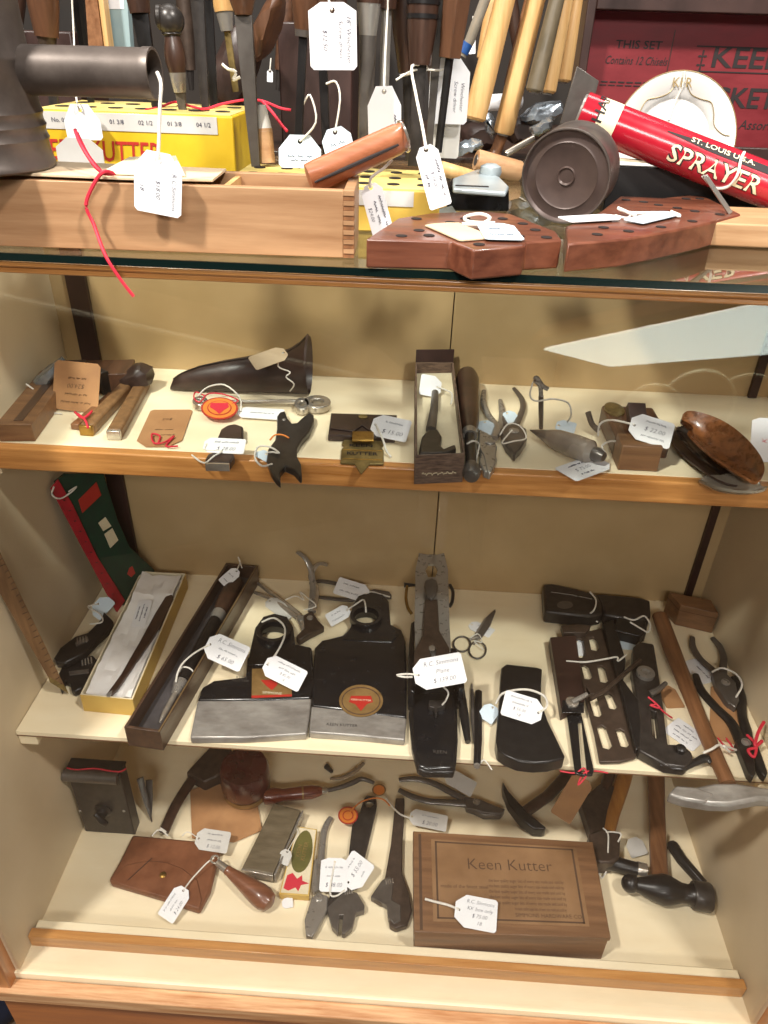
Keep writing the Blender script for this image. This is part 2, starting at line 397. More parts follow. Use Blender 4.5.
for x0, x1 in ((0.0235, 0.0495), (0.921, 0.932)):
    cpart('shelf_standard', MB().box((x0, YB - 0.007, 0.002), (x1, YB - 0.0005, Z2 - 0.03)), 'chest_dark')
    cpart('shelf_standard', MB().box((x0, YB - 0.007, Z2 + 0.0005), (x1, YB - 0.0005, Z1 - 0.04)), 'chest_dark')
    cpart('shelf_standard', MB().box((x0, YB - 0.007, Z1 + 0.0005), (x1, YB - 0.0005, 0.915)), 'chest_dark')
# frame round the front
cpart('front_stile', MB().box((-0.045, -0.010, -0.012), (-0.006, 0.010, 0.9155)), 'oak_v', 0.002)
cpart('front_stile', MB().box((W + 0.006, -0.010, -0.012), (W + 0.045, 0.010, 0.9155)), 'oak_v', 0.002)
cpart('front_sill', MB().box((-0.045, -0.016, -0.034), (W + 0.045, 0.003, -0.010)), 'sill', 0.002)
cpart('top_rail', MB().box((-0.06, -0.008, 0.9202), (W + 0.06, 0.012, 0.9247)), 'oak', 0.0018)
cpart('top_rail', MB().box((-0.05, -0.005, 0.9160), (W + 0.05, 0.012, 0.9202)), 'oak', 0.0012)
cpart('top_rail', MB().box((-0.05, YB - 0.01, 0.9162), (W + 0.05, YB + 0.02, 0.9245)), 'oak', 0.0012)
for x in (-0.05, W - 0.005): cpart('top_rail', MB().box((x, 0.016, 0.9162), (x + 0.055, YB - 0.01, 0.9245)), 'oak', 0.0012)
cpart('glass_pane', MB().box((-0.002, 0.0042, -0.0095), (W + 0.002, 0.0072, 0.9158)), 'glass_front', 0)
gt = cpart('glass_top', MB().box((-0.06, -0.010, 0.9250), (W + 0.06, YB + 0.02, 0.9300)), 'glass_top', 0)
cpart('glass_edge', MB().box((-0.06, -0.0112, 0.9252), (W + 0.06, -0.0102, 0.9298)), 'glass_edge', 0, parent=gt)
# plinth below
cpart('base_panel', MB().box((-0.03, -0.006, -0.70), (W + 0.03, 0.012, -0.036)), 'oak_panel', 0.002)
cpart('base_panel', MB().box((-0.03, 0.013, -0.70), (-0.012, YB, -0.020)), 'oak_v', 0.002)
cpart('base_panel', MB().box((W + 0.012, 0.013, -0.70), (W + 0.03, YB, -0.020)), 'oak_v', 0.002)
cpart('plinth', MB().box((-0.02, 0.02, -0.76), (W + 0.02, YB, -0.70)), 'chest_dark', 0.002)

# back of the room: wall rack that carries the hanging tools seen over the case
rk = thing('tool_rack', 'dark wooden rack behind the case hung with old tools', 'rack', (0.45, 0.9, -0.76))
part('rack_board', MB().box((-1.0, 0.98, -0.76), (2.2, 1.0, 1.9)), 'ledger_wall', rk, 0.002)
part('rack_rail', MB().box((-1.0, 0.86, 1.215), (2.2, 0.979, 1.235)), 'handle_dark', rk, 0.002)

part('rack_shelf', MB().box((-1.0, 0.508, ZT - 0.022), (2.2, 0.979, ZT - 0.0005)), 'handle_dark', rk, 0.002)
# showcase across the aisle, seen mirrored in the front glass
RX = 1.62
t = thing('lit_showcase', 'lit brown showcase across the aisle behind the viewer', 'display case', (1.25, -1.95, -0.76))
part('cabinet', MB().box((0.75, -2.5, -0.76), (2.3, -1.72, -0.06)), 'walnut_x', t, 0.004)
def RF(px, py, y):
    d_ = ray(px, py); h_ = CAM + d_ * ((0.0057 - CAM.y) / d_.y); d2 = V3((d_.x, -d_.y, d_.z)); return h_ + d2 * ((y - 0.0057) / d2.y)
part('light_diffuser', MB().prism([RF(543, 350, -1.95), RF(800, 296, -1.62), RF(800, 352, -1.62), RF(610, 367, -1.95)], (0.05, -0.10, 0.0)), 'tube_light', t, 0.002)
part('canopy', MB().prism([RF(530, 340, -1.95), RF(800, 282, -1.62), RF(800, 294, -1.62), RF(543, 348, -1.95)], (0.06, -0.16, 0.0)), 'oak_panel', t, 0.002)
part('canopy_post', MB().box((0.97, -2.02, -0.06), (0.99, -2.00, 0.23)), 'oak_v', t); part('canopy_post', MB().box((1.56, -1.72, -0.06), (1.58, -1.70, 0.46)), 'oak_v', t)
for k, (px, py, r_) in enumerate(((655, 400, 0.10), (700, 396, 0.12), (745, 404, 0.11), (770, 425, 0.10))):
    d_ = ray(px, py); h_ = CAM + d_ * ((0 - CAM.y) / d_.y); d2 = V3((d_.x, -d_.y, d_.z)); c_ = h_ + d2 * ((-1.78 - 0.04 * k) / d2.y)
    tt = thing('leaning_plate', ('brown round plate with cream rim, leftmost on the lit showcase', 'largest brown round plate with cream rim on the lit showcase', 'brown round plate with cream rim, third on the lit showcase', 'rightmost brown round plate on the lit showcase')[k], 'plate', V3((c_.x, c_.y, -0.06)), 'brown plates on the lit showcase')
    zc = -0.06 + r_ + 0.001
    part('plate', MB().lathe(V3((c_.x, c_.y, zc)), (0, 1, 0.1), [(r_, 0), (r_, 0.006), (r_ * 0.7, 0.002), (0.001, 0.002)], 36), 'rosewood', tt)
    part('rim', MB().tube([V3((c_.x + r_ * math.cos(a), c_.y + 0.006, zc + r_ * math.sin(a))) for a in [2*math.pi*i/36 for i in range(36)]], 0.006, 8, closed=True), 'card_cream', tt)

single('paper_sticker', 'small white sticker on the left inner wall near the front', 'sticker', MB().box((0.0003, 0.020, 0.185), (0.0008, 0.036, 0.222)), 'paper')

t = thing('aisle_counter', 'low brown counter with a pale edge across the aisle to the left', 'counter', (-0.6, -2.1, -0.76))
P, P2 = RF(-60, 282, -1.75), RF(430, 392, -2.35)
part('edge', MB().tube([P, P2], 0.011, 8), 'card_cream', t)
part('top', MB().prism([P, P2, P2 + V3((-0.25, -0.5, 0)), P + V3((-0.25, -0.5, 0))], (0, 0, -0.02)), 'walnut_x', t, 0.002)
part('body', MB().prism([V3((q.x - 0.02, q.y - 0.03, q.z - 0.022)) for q in (P, P2)] + [V3((P2.x - 0.02, P2.y - 0.03, -0.76)), V3((P.x - 0.02, P.y - 0.03, -0.76))], (-0.2, -0.4, 0)), 'dark_box', t, 0.002)
# ================================================================== shared builders
def hpath(lst):
    out = []
    for q in lst:
        if isinstance(q[0], str): out.append(VY(q[1], q[2], q[3]))
        elif isinstance(q, Vector): out.append(q)
        else: out.append(H(q[0], q[1], q[2]))
    return out
def tag(label, A, B, w, z=None, y=None, tilt=30, roll=0, lines=(), rd=1, string=None, mt='paper', cham=0.3, smat='string', sr=0.0007, ink='ink', group='price tags on strings', hole=True, sh=0.25):
    (PA, PB), n, p0 = tilted([A, B], z, y, tilt, roll)
    if (CAM - p0).dot(n) < 0: n = -n
    d = (PB - PA); Ln = d.length; d.normalize(); s = n.cross(d)
    t = thing('price_tag', label, 'price tag', p0, group)
    r = 0.07 * w; c = cham * w
    ring = [PA + s*w*0.24, PA + d*c + s*w*0.5, PB - d*r + s*w*0.5, PB + s*(w*0.5 - r), PB - s*(w*0.5 - r), PB - d*r - s*w*0.5, PA + d*c - s*w*0.5, PA - s*w*0.24]
    hc = PA + d * 0.14 * w
    hl = [[hc + (d * math.cos(k*math.pi/4) + s * math.sin(k*math.pi/4)) * 0.0017 for k in range(8)]] if hole else []
    part('card', MB().prism(ring, n * 0.0006, hl), mt, t)
    if lines:
        if abs(rd) == 1: e = d * rd; g = n.cross(e); wid = (Ln - c * 0.8) * 0.82; hgt = w * 0.84; cen = PA + d * (c * 0.7 + (Ln - c * 0.7) * 0.5)
        else: e = s * (1 if rd > 0 else -1); g = n.cross(e); wid = w * 0.82; hgt = (Ln - c) * 0.84; cen = PA + d * (c + (Ln - c) * 0.5)
        k = len(lines); mb = MB(); lh = hgt / k
        for i, tx in enumerate(lines):
            if not tx: continue
            if tx[0] == '~':
                rs = random.Random(sum(map(ord, label)) + i); w2 = wid * float(tx[1:] or 0.8); x = -w2 / 2; ph = 0; cur = []
                while x < w2 / 2:
                    if rs.random() < 0.14 and len(cur) > 3:
                        mb.tube(cur, 0.00030, 4); cur = []; x += 0.0012
                    cur.append(cen + g * (((k - 1) / 2 - i) * lh + (1 if ph % 2 else -0.6) * min(lh * 0.22, 0.0015) * rs.uniform(0.35, 1.3)) + e * x + n * 0.0008); ph += 1; x += rs.uniform(0.0005, 0.0011)
                if len(cur) > 2: mb.tube(cur, 0.00030, 4)
                continue
            mb2 = text_mb(tx, cen + g * ((k - 1) / 2 - i) * lh + n * 0.0008, e, g, min(lh * 0.80, 0.0080), shear=sh, fit=('max', wid), bold=-0.012)
            mb.add(mb2.v, mb2.f)
        if mb.v: part('writing', mb, ink, t)
    if string:
        pts = [hc + n * 0.0011] + hpath(string)
        part('string', MB().tube(smooth(pts, 4), sr, 6), smat, t)
    return t
def stick(name, label, cat, A, B, segs, group=None, up=(0, 1, 0)):
    A, B = V3(A), V3(B); t = thing(name, label, cat, A, group)
    for sg in segs:
        pn, mt, t0, t1, rr = sg[:5]; sn = sg[5] if len(sg) > 5 else 12; fl = sg[6] if len(sg) > 6 else 1.0
        n = max(len(rr), 2); P = [A.lerp(B, t0 + (t1 - t0) * i / (n - 1)) for i in range(n)]
        part(pn, MB().tube(P, list(rr), sn, fl, up), mt, t, 0.0004 if sn <= 6 else 0)
    return t
def slab(outline, ztop, th, holes=()):
    return MB().prism(flat(outline, ztop) if isinstance(outline, str) else [H(x, y, ztop) for x, y in outline], (0, 0, -th), [flat(h, ztop) for h in holes])
def oval(cx, cy, rx, ry, z, n=12, rot=0.0):
    return [H(cx + rx*math.cos(a)*math.cos(rot) - ry*math.sin(a)*math.sin(rot), cy + rx*math.cos(a)*math.sin(rot) + ry*math.sin(a)*math.cos(rot), z) for a in [2*math.pi*k/n for k in range(n)]]
def cordloop(name, label, pts, mt='red_cord', r=0.0008, own=None):
    return part(name, MB().tube(smooth(pts, 5), r, 6), mt, own or globals()['t'], label=label)

# ================================================================== on the glass top
# dovetailed pine box
zb = 0.9690; bx0, bx1, by0, by1 = 0.085, 0.4352, 0.0030, 0.0560
t = pinebox = thing('wooden_box', 'long pine box with finger joints along the front of the case top', 'box', ((bx0+bx1)/2, 0.03, ZT))
part('front_board', MB().box((bx0, by0, ZT + 0.0005), (bx1 - 0.0065, by0 + 0.007, zb)), 'pine', t, 0.0006)
part('back_board', MB().box((bx0, by1 - 0.006, ZT + 0.0005), (bx1, by1, zb + 0.001)), 'pine', t, 0.0006)
ep = part('end_board', MB().box((bx1 - 0.0065, by0 + 0.007, ZT + 0.0005), (bx1, by1 - 0.006, zb)), 'pine', t, 0.0006)
part('end_board', MB().box((bx0, by0 + 0.007, ZT + 0.0005), (bx0 + 0.0065, by1 - 0.006, zb)), 'pine', t, 0.0006)
part('floor_board', MB().box((bx0 + 0.0065, by0 + 0.007, ZT + 0.0005), (bx1 - 0.0065, by1 - 0.006, ZT + 0.004)), 'pine', t)
part('divider', MB().box((0.356, by0 + 0.007, ZT + 0.004), (0.3595, by1 - 0.006, zb - 0.001)), 'pine_pale', t)
nf = 7; fh = (zb - ZT - 0.0005) / (2 * nf)
for k in range(2 * nf):
    z = ZT + 0.0005 + k * fh
    part('finger_joint', MB().box((bx1 - 0.0065, by0 + (0.0004 if k % 2 == 0 else 0.0), z), (bx1 - 0.0001, by0 + 0.007, z + fh - 0.0002)), 'pine_end' if k % 2 == 0 else 'pine', t)
# papers on the box
zz = zb + 0.0016
single('paper_sheet', 'tan folded paper lying on the left of the pine box', 'paper', MB().prism([V3((0.215, 0.006, zz)), V3((0.30, 0.004, zz)), V3((0.352, 0.010, zz)), V3((0.350, 0.052, zz)), V3((0.22, 0.056, zz))], (0, 0, 0.0016)), 'tan_paper', 0.0003)
single('paper_sheet', 'small curled cream paper on top of the tan folded sheet', 'paper', MB().add([V3((0.285,0.008,zz+0.0022)),V3((0.335,0.012,zz+0.0022)),V3((0.322,0.040,zz+0.009)),V3((0.292,0.042,zz+0.007)),V3((0.285,0.008,zz+0.0028)),V3((0.335,0.012,zz+0.0028)),V3((0.322,0.040,zz+0.0096)),V3((0.292,0.042,zz+0.0076))],[(0,1,2,3),(4,7,6,5),(0,4,5,1),(1,5,6,2),(2,6,7,3),(3,7,4,0)]), 'card_cream')
# tin can with tubular spout
pinebox.rotation_euler = (0, 0, 0.03)
cb = V3((0.2022, 0.0205, zb + 0.0036))
t = thing('spouted_can', 'dark tin can with a wide sideways spout standing on the pine box', 'can', cb)
pf = [(0.0535, 0), (0.0545, 0.001), (0.0545, 0.003), (0.0535, 0.0042), (0.0525, 0.014), (0.0534, 0.016), (0.0524, 0.018), (0.0520, 0.021), (0.0530, 0.023), (0.0518, 0.025), (0.0516, 0.028), (0.0526, 0.030), (0.0514, 0.0325), (0.0508, 0.055), (0.0514, 0.056), (0.0514, 0.058), (0.0504, 0.060), (0.0498, 0.090), (0.0504, 0.091), (0.0504, 0.093), (0.0494, 0.095), (0.0480, 0.180), (0.049, 0.182), (0.049, 0.186)]
part('body', MB().lathe(cb, (0, 0, 1), [(r_ * 0.875, h_) for r_, h_ in pf], 48), 'tin', t)
s0 = VY(26, 70, 0.024); s1 = VY(155, 74, 0.021)
ax = (s1 - s0).normalized(); sl = (s1 - s0).length
part('spout', MB().lathe(s0 - ax * 0.02, ax, [(0.0127, 0), (0.0127, sl + 0.014), (0.0132, sl + 0.015), (0.0132, sl + 0.020), (0.0118, sl + 0.020), (0.0115, sl - 0.03)], 32, cap=False), 'tin', t)
part('spout_collar', MB().lathe(s0 - ax * 0.018, ax, [(0.0128, 0), (0.0140, 0.008), (0.0134, 0.014), (0.0128, 0.015)], 32, cap=False), 'tin', t)
tag('white price tag hanging from the spout of the dark tin can', (158.5, 152), (158, 214), 0.0275, y=-0.0035, tilt=90, lines=['R C Simmons', '', '$18.00', '', '18'], rd=1, string=[('y', 159, 138, -0.0035), ('y', 160, 105, -0.003), ('y', 161, 84, -0.001), ('y', 157, 72, 0.0015)], sr=0.0010, cham=0.32)
cordloop('red_cord', 'red plastic cord looped over the front edge of the pine box', hpath([('y',100,172,0.012),('y',87,155,0.02),('y',75,130,0.028),('y',80,145,0.012),('y',92,165,0.002),('y',101,173,0.000),('y',112,174,0.004),('y',102,172,-0.0015),('y',93,182,-0.0025),('y',84,205,-0.003),('y',92,225,-0.004),('y',103,256,-0.0125),('y',118,280,-0.0130),('y',131,297,-0.0130)]), r=0.0011, own=pinebox)

# yellow block with lettering, left
y0, y1 = 0.2000, 0.3000; ztp = 0.9895; xa, xb = 0.158, 0.3215
t = yblock = thing('tool_block', 'yellow drilled display block with red lettering behind the pine box', 'display block', ((xa+xb)/2, 0.25, ZT))
yb = part('block', MB().box((xa, y0, ZT + 0.0004), (xb, y1, ztp)), 'yellow', t, 0.0015)
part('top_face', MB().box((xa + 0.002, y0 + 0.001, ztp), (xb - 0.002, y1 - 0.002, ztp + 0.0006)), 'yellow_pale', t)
for i in range(7):
    for j in range(2):
        c = V3((xa + 0.014 + i * 0.0225, y0 + 0.028 + j * 0.042, ztp + 0.0007)); part('hole', MB().lathe(c, (0, 0, 1), [(0.0062, 0), (0.0062, 0.0004)], 14), 'hole', t)
part('label_strip', MB().box((xa + 0.004, y0 - 0.0006, ztp - 0.0135), (xb - 0.013, y0 - 0.0001, ztp - 0.001)), 'paper_grey', t)
mb = MB()
for i, tx in enumerate(('No. 00', '01 3/4', '01 3/8', '02 1/2', '01 3/8', '04 1/2')):
    q = text_mb(tx, (xa + 0.022 + i * 0.0235, y0 - 0.0009, ztp - 0.007), (1, 0, 0), (0, 0, 1), 0.0046); mb.add(q.v, q.f)
part('strip_print', mb, 'ink', t)
part('lettering', text_mb('KEEN KUTTER', (0.2075, y0 - 0.0005, 0.9600), (1, 0, 0), (0, 0, 1), 0.0215, shear=0.12, fit=('to', 0.103), bold=0.012), 'red_ink', t)
# pale block, middle
y0, y1 = 0.0840, 0.1750; ztp = 0.9585; xa2, xb2 = 0.338, 0.4880
t = thing('tool_block', 'pale yellow drilled block between the pine box and the holed wooden blocks', 'display block', ((xa2+xb2)/2, 0.13, ZT))
part('block', MB().box((xa2, y0, ZT + 0.0004), (xb2, y1, ztp)), 'yellow_mid', t, 0.0012)
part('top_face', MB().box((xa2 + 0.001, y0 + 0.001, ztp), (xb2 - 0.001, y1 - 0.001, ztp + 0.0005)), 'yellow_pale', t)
for i in range(7):
    for j in range(3):
        c = V3((xa2 + 0.012 + i * 0.021, y0 + 0.018 + j * 0.027, ztp + 0.0006)); part('hole', MB().lathe(c, (0, 0, 1), [(0.0045, 0), (0.0045, 0.0004)], 12), 'hole', t)
part('label_strip', MB().box((xa2 + 0.02, y0 - 0.0006, ztp - 0.0105), (xb2 - 0.018, y0 - 0.0001, ztp - 0.0008)), 'paper_grey', t)

# tools standing in the blocks ------------------------------------------------------------
GS = 'old chisels and screwdrivers standing in the blocks'
def up(px0, py0, y0_, px1, py1, y1_): return VY(px0, py0, y0_), VY(px1, py1, y1_)
A, B = up(256, 167, 0.160, 236, -75, 0.165)
stick('chisel', 'broad flat brown steel chisel standing nearest the pine box divider', 'chisel', A, B, [('blade', 'steel_dark', 0, 0.66, [0.0048, 0.0062, 0.0078, 0.0086], 4, 0.35), ('handle', 'handle_brown', 0.66, 1, [0.006, 0.0115, 0.013, 0.012], 14)], GS)
A, B = up(206, 114, 0.230, 193, -60, 0.235)
stick('chisel', 'dark narrow chisel at the right end of the yellow lettered block', 'chisel', A, B, [('blade', 'iron', 0, 0.7, [0.0035, 0.0050, 0.0062], 6, 0.5), ('handle', 'handle_dark', 0.7, 1, [0.006, 0.011, 0.011], 14)], GS)
A, B = up(214, 108, 0.275, 202, -60, 0.28)
stick('chisel', 'black chisel just behind the dark narrow one on the yellow block', 'chisel', A, B, [('blade', 'iron_black', 0, 0.7, [0.0040, 0.0055, 0.0062], 6, 0.5), ('handle', 'handle_dark', 0.7, 1, [0.006, 0.011, 0.011], 14)], GS)
# screwdriver with ball pommel
A, B = up(183, 113, 0.235, 168, 4, 0.235); P = lambda u: A.lerp(B, u)
t = stick('screwdriver', 'old screwdriver with round grey ball pommel in the yellow block', 'screwdriver', A, B, [('blade', 'steel_dark', 0, 0.22, [0.0035, 0.0052], 6, 0.5), ('ferrule', 'steel', 0.2, 0.40, [0.0050, 0.0062, 0.0068], 14), ('handle', 'handle_dark', 0.38, 0.72, [0.0066, 0.0085, 0.0080, 0.0060], 14)], GS)
part('pommel', MB().ball(P(0.86), 0.0112, 18).lathe(P(0.70), B - A, [(0.004, 0), (0.008, 0.003), (0.004, 0.009)], 16), 'iron', t)
part('pommel_cap', MB().lathe(VY(156, 17, 0.232), (1, 0.1, 0), [(0.006, 0), (0.0085, 0.0015), (0.0085, 0.004), (0.005, 0.008)], 18), 'iron', t)
A, B = up(157, 113, 0.245, 128, -60, 0.25)
stick('chisel', 'black leaning chisel behind the can spout, left of the ball pommel', 'chisel', A, B, [('blade', 'iron_black', 0, 0.6, [0.0035, 0.0062, 0.0080], 6, 0.5), ('handle', 'handle_dark', 0.6, 1, [0.008, 0.0105, 0.0105], 14)], GS)
A, B = up(55, 112, 0.255, 36, -60, 0.26)
stick('chisel', 'brown-handled socket chisel rising behind the tin can', 'chisel', A, B, [('blade', 'iron', 0, 0.34, [0.0045, 0.0050], 6, 0.5), ('socket', 'iron_brown', 0.34, 0.48, [0.005, 0.0085], 14), ('handle', 'handle_brown', 0.46, 1, [0.0095, 0.0125, 0.0135, 0.012], 14)], GS)
A, B = up(92, 108, 0.275, 70, -60, 0.28)
stick('screwdriver', 'slim black screwdriver between the tan board and the brown chisel handle', 'screwdriver', A, B, [('blade', 'iron_black', 0, 0.7, [0.0030, 0.0034, 0.006], 8), ('handle', 'handle_dark', 0.7, 1, [0.008, 0.010, 0.010], 14)], GS)
A, B = up(112, 110, 0.28, 112, 78, 0.28)
A, B = up(297, 168, 0.125, 308, -60, 0.125)
stick('screwdriver', 'black shaft screwdriver with tan handle left of the large white tag', 'screwdriver', A, B, [('blade', 'iron_black', 0, 0.62, [0.0040, 0.0038, 0.0040], 4, 0.7), ('ferrule', 'steel_dark', 0.61, 0.645, [0.0055, 0.006], 14), ('handle', 'handle_brown', 0.64, 1, [0.006, 0.0095, 0.0105, 0.010], 14)], GS)
A, B = up(327, 163, 0.130, 318, -60, 0.130)
stick('screwdriver', 'black shaft screwdriver right behind the large white tag', 'screwdriver', A, B, [('blade', 'iron_black', 0, 0.62, [0.0038, 0.0042, 0.0042], 4, 0.7), ('ferrule', 'steel_dark', 0.61, 0.645, [0.0055, 0.006], 14), ('handle', 'handle_brown', 0.64, 1, [0.006, 0.0095, 0.0105, 0.010], 14)], GS)
A, B = up(364, 160, 0.150, 371, -60, 0.150)
stick('chisel', 'grey steel socket gouge right of the large white tag', 'chisel', A, B, [('blade', 'steel_dark', 0, 0.6, [0.0052, 0.0055, 0.0060], 10), ('socket', 'steel', 0.6, 0.75, [0.006, 0.0085], 14), ('handle', 'handle_dark', 0.74, 1, [0.0085, 0.0105, 0.010], 14)], GS)
A, B = up(236, 92, 0.330, 214, -60, 0.335)
tanch = stick('chisel', 'tan-handled small chisel with steel ferrule behind the broad brown chisel', 'chisel', A, B, [('blade', 'brass_dark', 0, 0.46, [0.0035, 0.0035], 6, 0.5), ('ferrule', 'steel', 0.42, 0.56, [0.0055, 0.0078], 14), ('handle', 'pine_pale', 0.55, 1, [0.0085, 0.0115, 0.011], 14)], GS)
A, B = up(414, 166, 0.145, 427, -60, 0.150)
stick('chisel', 'black banded wooden-handled chisel above the pale drilled block', 'chisel', A, B, [('blade', 'iron', 0, 0.50, [0.0055, 0.0052, 0.0055], 6, 0.45), ('handle', 'handle_dark', 0.48, 1, [0.0075, 0.0105, 0.011, 0.011], 14), ('band', 'iron_black', 0.68, 0.70, [0.0113, 0.0113], 14), ('band', 'iron_black', 0.74, 0.76, [0.0114, 0.0114], 14)], GS)
A, B = up(410, 160, 0.170, 404, -60, 0.172)
stick('chisel', 'dark brown chisel left of the black banded handle', 'chisel', A, B, [('blade', 'iron', 0, 0.45, [0.0040, 0.0045], 6, 0.5), ('handle', 'handle_dark', 0.43, 1, [0.007, 0.0100, 0.0108, 0.010], 14)], GS)
A, B = up(438, 152, 0.155, 464, -60, 0.150)
stick('screwdriver', 'brown-handled screwdriver with thin black shaft crossing the right white tag', 'screwdriver', A, B, [('blade', 'iron_black', 0, 0.48, [0.0030, 0.0030, 0.0032], 8), ('handle', 'handle_brown', 0.48, 1, [0.0085, 0.0100, 0.0108, 0.010], 6)], GS)
A, B = up(428, 160, 0.165, 446, -60, 0.170)
stick('chisel', 'slender steel paring chisel between the two right-hand brown handles', 'chisel', A, B, [('blade', 'steel_dark', 0, 0.85, [0.0035, 0.0042, 0.0048], 4, 0.4), ('handle', 'handle_dark', 0.85, 1, [0.006, 0.009], 14)], GS)
A, B = up(382, 150, 0.155, 389, -60, 0.155)
stick('screwdriver', 'bright steel bar screwdriver with a white string behind the hanging tag', 'screwdriver', A, B, [('blade', 'steel', 0, 0.7, [0.0035, 0.0038], 8), ('handle', 'handle_dark', 0.7, 1, [0.007, 0.0095], 14)], GS)
A, B = up(268, 163, 0.165, 262, 105, 0.17)
stick('awl', 'short pale wooden peg standing beside the broad brown chisel', 'peg', A, B, [('shank', 'pine_board', 0, 0.6, [0.0058, 0.0060], 10), ('tip', 'paper_grey', 0.55, 1, [0.006, 0.003], 10)], None)

# tags among the tools
tag('large white tag reading screw driver hung at the top centre', (332, 2), (334, 70), 0.0300, y=0.095, tilt=90, lines=['18" Winchester', 'Screw driver', '', '$12.50', ''], rd=1, string=[('y', 328, -4, 0.1), ('y', 330, -15, 0.11)], cham=0.15)
tag('white tag reading screw driver crossed by the thin black shaft', (451, 58), (447, 124), 0.0290, y=0.168, tilt=90, lines=['Winchester', 'Screw driver', '', '18', ''], rd=1, string=[('y', 440, 70, 0.155), ('y', 415, 70, 0.145), ('y', 396, 80, 0.14)], cham=0.3)
tag('grey blank tag below the white tag of the thin black screwdriver', (448, 118), (445, 158), 0.0200, y=0.174, tilt=90, mt='paper_grey', cham=0.05, hole=False)
tag('tall white tag hanging beside the bright steel bar', (384, 86), (385, 142), 0.0230, y=0.120, tilt=90, string=[('y', 385, 60, 0.135), ('y', 387, 20, 0.145), ('y', 389, -15, 0.145)], cham=0.5, lines=['', '', '', '', '~.4'], rd=-1)
tag('narrow white tag hanging over the grey plane casting', (425, 146), (441, 207), 0.0150, y=0.060, tilt=80, roll=12, lines=['~.8', '$ 18.00', '~.3'], rd=1, string=[('y', 422, 125, 0.07), ('y', 416, 95, 0.11), ('y', 412, 66, 0.14), ('y', 428, 68, 0.15), ('y', 400, 76, 0.15)], sr=0.0010)
tag('white tag hanging from the tan folded handle in front of the yellow block', (370, 184), (384, 236), 0.0145, y=0.060, tilt=80, roll=-8, lines=['~.8', '~.6', '$24.00'], rd=1, string=[('y', 371, 178, 0.06), ('y', 384, 168, 0.065), ('y', 392, 160, 0.07)], sr=0.0010)
tag('pale blue tag lying behind the pine box under the black screwdriver', (300, 135), (300, 168), 0.0300, y=0.118, tilt=75, mt='paper_blue', lines=['', '~.7', '~.5', ''], rd=2, string=[('y', 316, 122, 0.12), ('y', 310, 95, 0.125), ('y', 303, 105, 0.125)])
tag('pale blue tag leaning right of the black screwdriver shaft', (334, 128), (342, 160), 0.0210, y=0.120, tilt=75, mt='paper_blue', lines=['~.6', '~.7'], rd=2, string=[('y', 340, 100, 0.12), ('y', 336, 82, 0.125), ('y', 326, 84, 0.125)])
tag('white tag with a hole hanging beside the tin can', (79, 104), (86, 140), 0.0290, y=0.190, tilt=90, lines=[], string=[('y', 76, 95, 0.19), ('y', 74, 40, 0.25), ('y', 72, 0, 0.26)], cham=0.4)
tag('lower white tag in front of the yellow lettering beside the tin can', (78, 138), (82, 166), 0.0380, y=0.185, tilt=90, lines=[], string=None, mt='paper_grey', cham=0.2, hole=False)
cordloop('red_cord', 'red cord lying across the top of the yellow block', hpath([('y',146,110,0.22),('y',160,107,0.25),('y',175,102,0.26),('y',190,106,0.24),('y',205,109,0.22),('y',222,104,0.22),('y',245,100,0.22),('y',262,101,0.2),('y',280,108,0.2),('y',291,110,0.2)]), r=0.0010, own=yblock)
cordloop('red_cord', 'red cord curled down the right side of the yellow block', hpath([('y',262,101,0.2),('y',272,112,0.19),('y',281,124,0.185),('y',287,131,0.18)]), r=0.0012, own=yblock)
cordloop('white_string', 'white knotted string beside the small tan-handled chisel', hpath([('y',222,64,0.30),('y',228,69,0.30),('y',236,72,0.30),('y',233,80,0.30),('y',240,77,0.30)]), 'string', 0.0013, own=tanch)

# folding tan handle resting on the pine box
A, B = VY(309, 179, 0.040), VY(405, 136, 0.062); d = (B - A).normalized(); n = V3((0, -0.45, 0.9)).normalized(); sd = d.cross(n).normalized(); n = sd.cross(d)
t = thing('folding_tool', 'reddish tan wooden folding tool leaning on the pine box end', 'folding tool', A - V3((0, 0, 0.006)))
def capsule(A, d, sd, n, Ln, hw, hh, off):
    rings = []
    for i in range(13):
        u = i / 12; k = math.sqrt(max(1 - max(0, (u - 0.88) / 0.12) ** 2 * 0.86, 0.02)) if u > 0.88 else (0.82 + 0.18 * min(u / 0.1, 1))
        rings.append([A + d * (u * Ln) + n * off + sd * (hw * k * math.cos(a)) * 1 + n * (hh * math.sin(a)) for a in [2 * math.pi * q / 12 for q in range(12)]])
    return MB().loft(rings)
Ln = (B - A).length
wood('handle_h', (182, 112, 76), (150, 86, 54), 'x', 0.42, 0.2)
part('body', capsule(A, d, sd, n, Ln, 0.0078, 0.0098, 0), 'handle_h', t)
fv = CAM - A; fv = (fv - d * fv.dot(d)).normalized(); fs_ = (fv * 0.93 - V3((0, 0, 0.35))); fs_ = (fs_ - d * fs_.dot(d)).normalized()
part('slit', MB().tube([A + d * (Ln * u) + fs_ * 0.0086 for u in (0.02, 0.3, 0.6, 0.88)], [0.0006, 0.0012, 0.0012, 0.0007], 6), 'ink_black', t)
part('end_cap', MB().tube([A + d * (Ln * 0.985) + (sd * math.cos(a) * 0.0080 + n * math.sin(a) * 0.0095) for a in [2*math.pi*k/20 for k in range(20)]], 0.0009, 6, closed=True), 'nickel', t)

